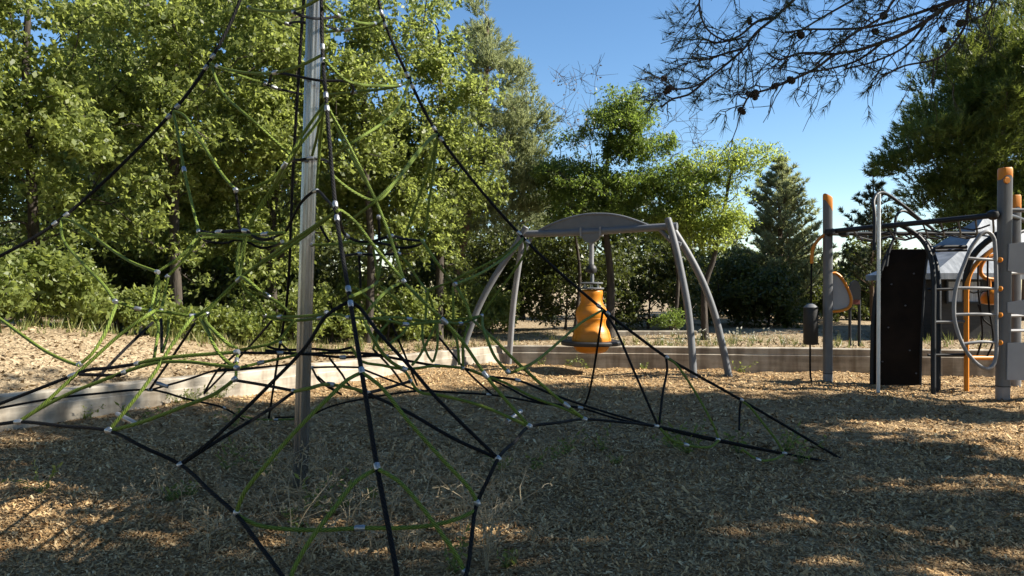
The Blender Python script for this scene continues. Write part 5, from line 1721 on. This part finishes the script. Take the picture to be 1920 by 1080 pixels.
def place(plist, usedl, p, rz, sc):
    k = int(r.integers(0, len(plist)))
    o = plist[k]
    if usedl[k]:
        o = plist[k].copy(); COL.objects.link(o)
        kids = list(plist[k].children)
        for c in kids:
            c2 = c.copy(); COL.objects.link(c2); c2.parent = o
    usedl[k] = True
    o.location = tuple(p); o.rotation_euler = (0, 0, rz); o.scale = (sc, sc, sc)
for x, y in spots:
    place(protos, used, px_ground(x + r.normal() * 6, y), r.uniform(0, 6.28), r.uniform(0.85, 1.5))
def green_weed(seed, H, n, L, name, label, group, mat="bush", cat="weed"):
    q = np.random.default_rng(seed)
    root = thing(name, label, cat, (0, 0, 0), group)
    m = MB(); P = []
    for s_ in range(n):
        d = unit(np.array([q.normal() * 0.6, q.normal() * 0.6, 1.0]))
        h = H * q.uniform(0.5, 1)
        st = smooth_path([(0, 0, 0), d * h * 0.5 + q.normal(size=3) * 0.01, d * h + np.array([d[0], d[1], -0.1]) * 0.15 * h], 0.03)
        m.tube(st, np.linspace(0.0025, 0.0014, len(st)), 4, caps=False)
        for k in range(len(st)):
            for _ in range(2):
                P.append(st[k] + q.normal(size=3) * 0.004)
    m.build("stem", M["stalk"], root)
    P = np.array(P)
    quads_obj("leaves", leaf_quads(P, L, L * 0.4, 0.8, -0.1, q), 4, M[mat], root, q.uniform(0, 0.8, len(P)))
    return root
gw = [green_weed(50 + k, H, n, L, "green_weed", "small green leafy weed growing in the shaded wood chips", "green weeds in the wood chips") for k, (H, n, L) in enumerate(((0.22, 5, 0.05), (0.14, 6, 0.04), (0.26, 4, 0.045)))]
u3 = [False] * 3
for x, y in [(440, 855), (425, 880), (500, 890), (590, 950), (620, 965), (545, 970), (650, 950), (700, 935), (560, 1000), (1040, 860), (1060, 850), (1130, 845), (1290, 850), (1300, 842), (1270, 840), (1385, 850), (1475, 845), (1500, 870), (250, 800), (360, 930), (320, 940), (80, 925), (440, 800), (930, 880), (1000, 880), (850, 1072), (950, 1065), (1150, 870)]:
    place(gw, u3, px_ground(x, y), r.uniform(0, 6.28), r.uniform(0.8, 1.4))
# plants rooted at the foot and in the joints of the walls
wp = [green_weed(60 + k, H, n, L, "wall_plant", "thin green plant growing up the face of a concrete wall", "plants along the concrete walls") for k, (H, n, L) in enumerate(((0.36, 5, 0.05), (0.26, 6, 0.04)))]
u2 = [False] * 2
def at_wall(line, s, off=0.06):
    P = resample(line, 0.05)
    i = int(s * (len(P) - 1))
    T = unit(P[min(i + 1, len(P) - 1)] - P[max(i - 1, 0)])
    p = P[i] - np.array([-T[1], T[0]]) * off
    return np.array([p[0], p[1], float(pit_z(p[0], p[1])) - 0.02])
for px in (160, 330, 345, 360, 395, 410):
    u = (px - 960) / F_PX
    P = resample(WALL_L, 0.05)
    i = int(np.argmin(np.abs(P[:, 0] / np.maximum(P[:, 1], 0.5) - u)))
    place(wp, u2, at_wall(WALL_L, i / (len(P) - 1)), r.uniform(0, 6.28), r.uniform(0.7, 1.1))
for px in (1015, 1065, 1100, 1205, 1212, 1388, 1645):
    u = (px - 960) / F_PX
    P = resample(WALL_R, 0.05)
    i = int(np.argmin(np.abs(P[:, 0] / np.maximum(P[:, 1], 0.5) - u)))
    place(wp, u2, at_wall(WALL_R, i / (len(P) - 1)), r.uniform(0, 6.28), r.uniform(0.7, 1.2))
# pale wildflowers on top of the shaded wall
def flower(seed, H):
    q = np.random.default_rng(seed)
    root = thing("wildflower", "pale wildflower on a thin stalk behind the shaded concrete wall", "wildflower", (0, 0, 0), "wildflowers behind the shaded wall")
    m = MB(); C = []
    for _ in range(4):
        d = unit(np.array([q.normal() * 0.35, q.normal() * 0.35, 1.0])); h = H * q.uniform(0.5, 1)
        m.tube([(0, 0, 0), d * h * 0.5 + q.normal(size=3) * 0.01, d * h], [0.003, 0.0025, 0.002], 4, caps=False)
        C.append(d * h)
    m.build("stem", M["stalk"], root)
    C = np.array(C)
    for c in C:
        P = np.repeat(c[None], 6, 0)
        quads_obj("flower_head", leaf_quads(P, 0.022, 0.016, 0.8, -0.3, q), 4, M["petal"], root, q.uniform(0, 1, len(P)))
    return root
fl = [flower(80 + k, h) for k, h in enumerate((0.22, 0.16, 0.30))]
u4 = [False] * 3
for k in range(46):
    px = r.uniform(1215, 1490)
    d = r.uniform(13.95, 15.2)
    x = (px - 960) / F_PX * d
    place(fl, u4, (x, d, terr_z(x, d) - 0.01), r.uniform(0, 6.28), r.uniform(0.7, 1.3))
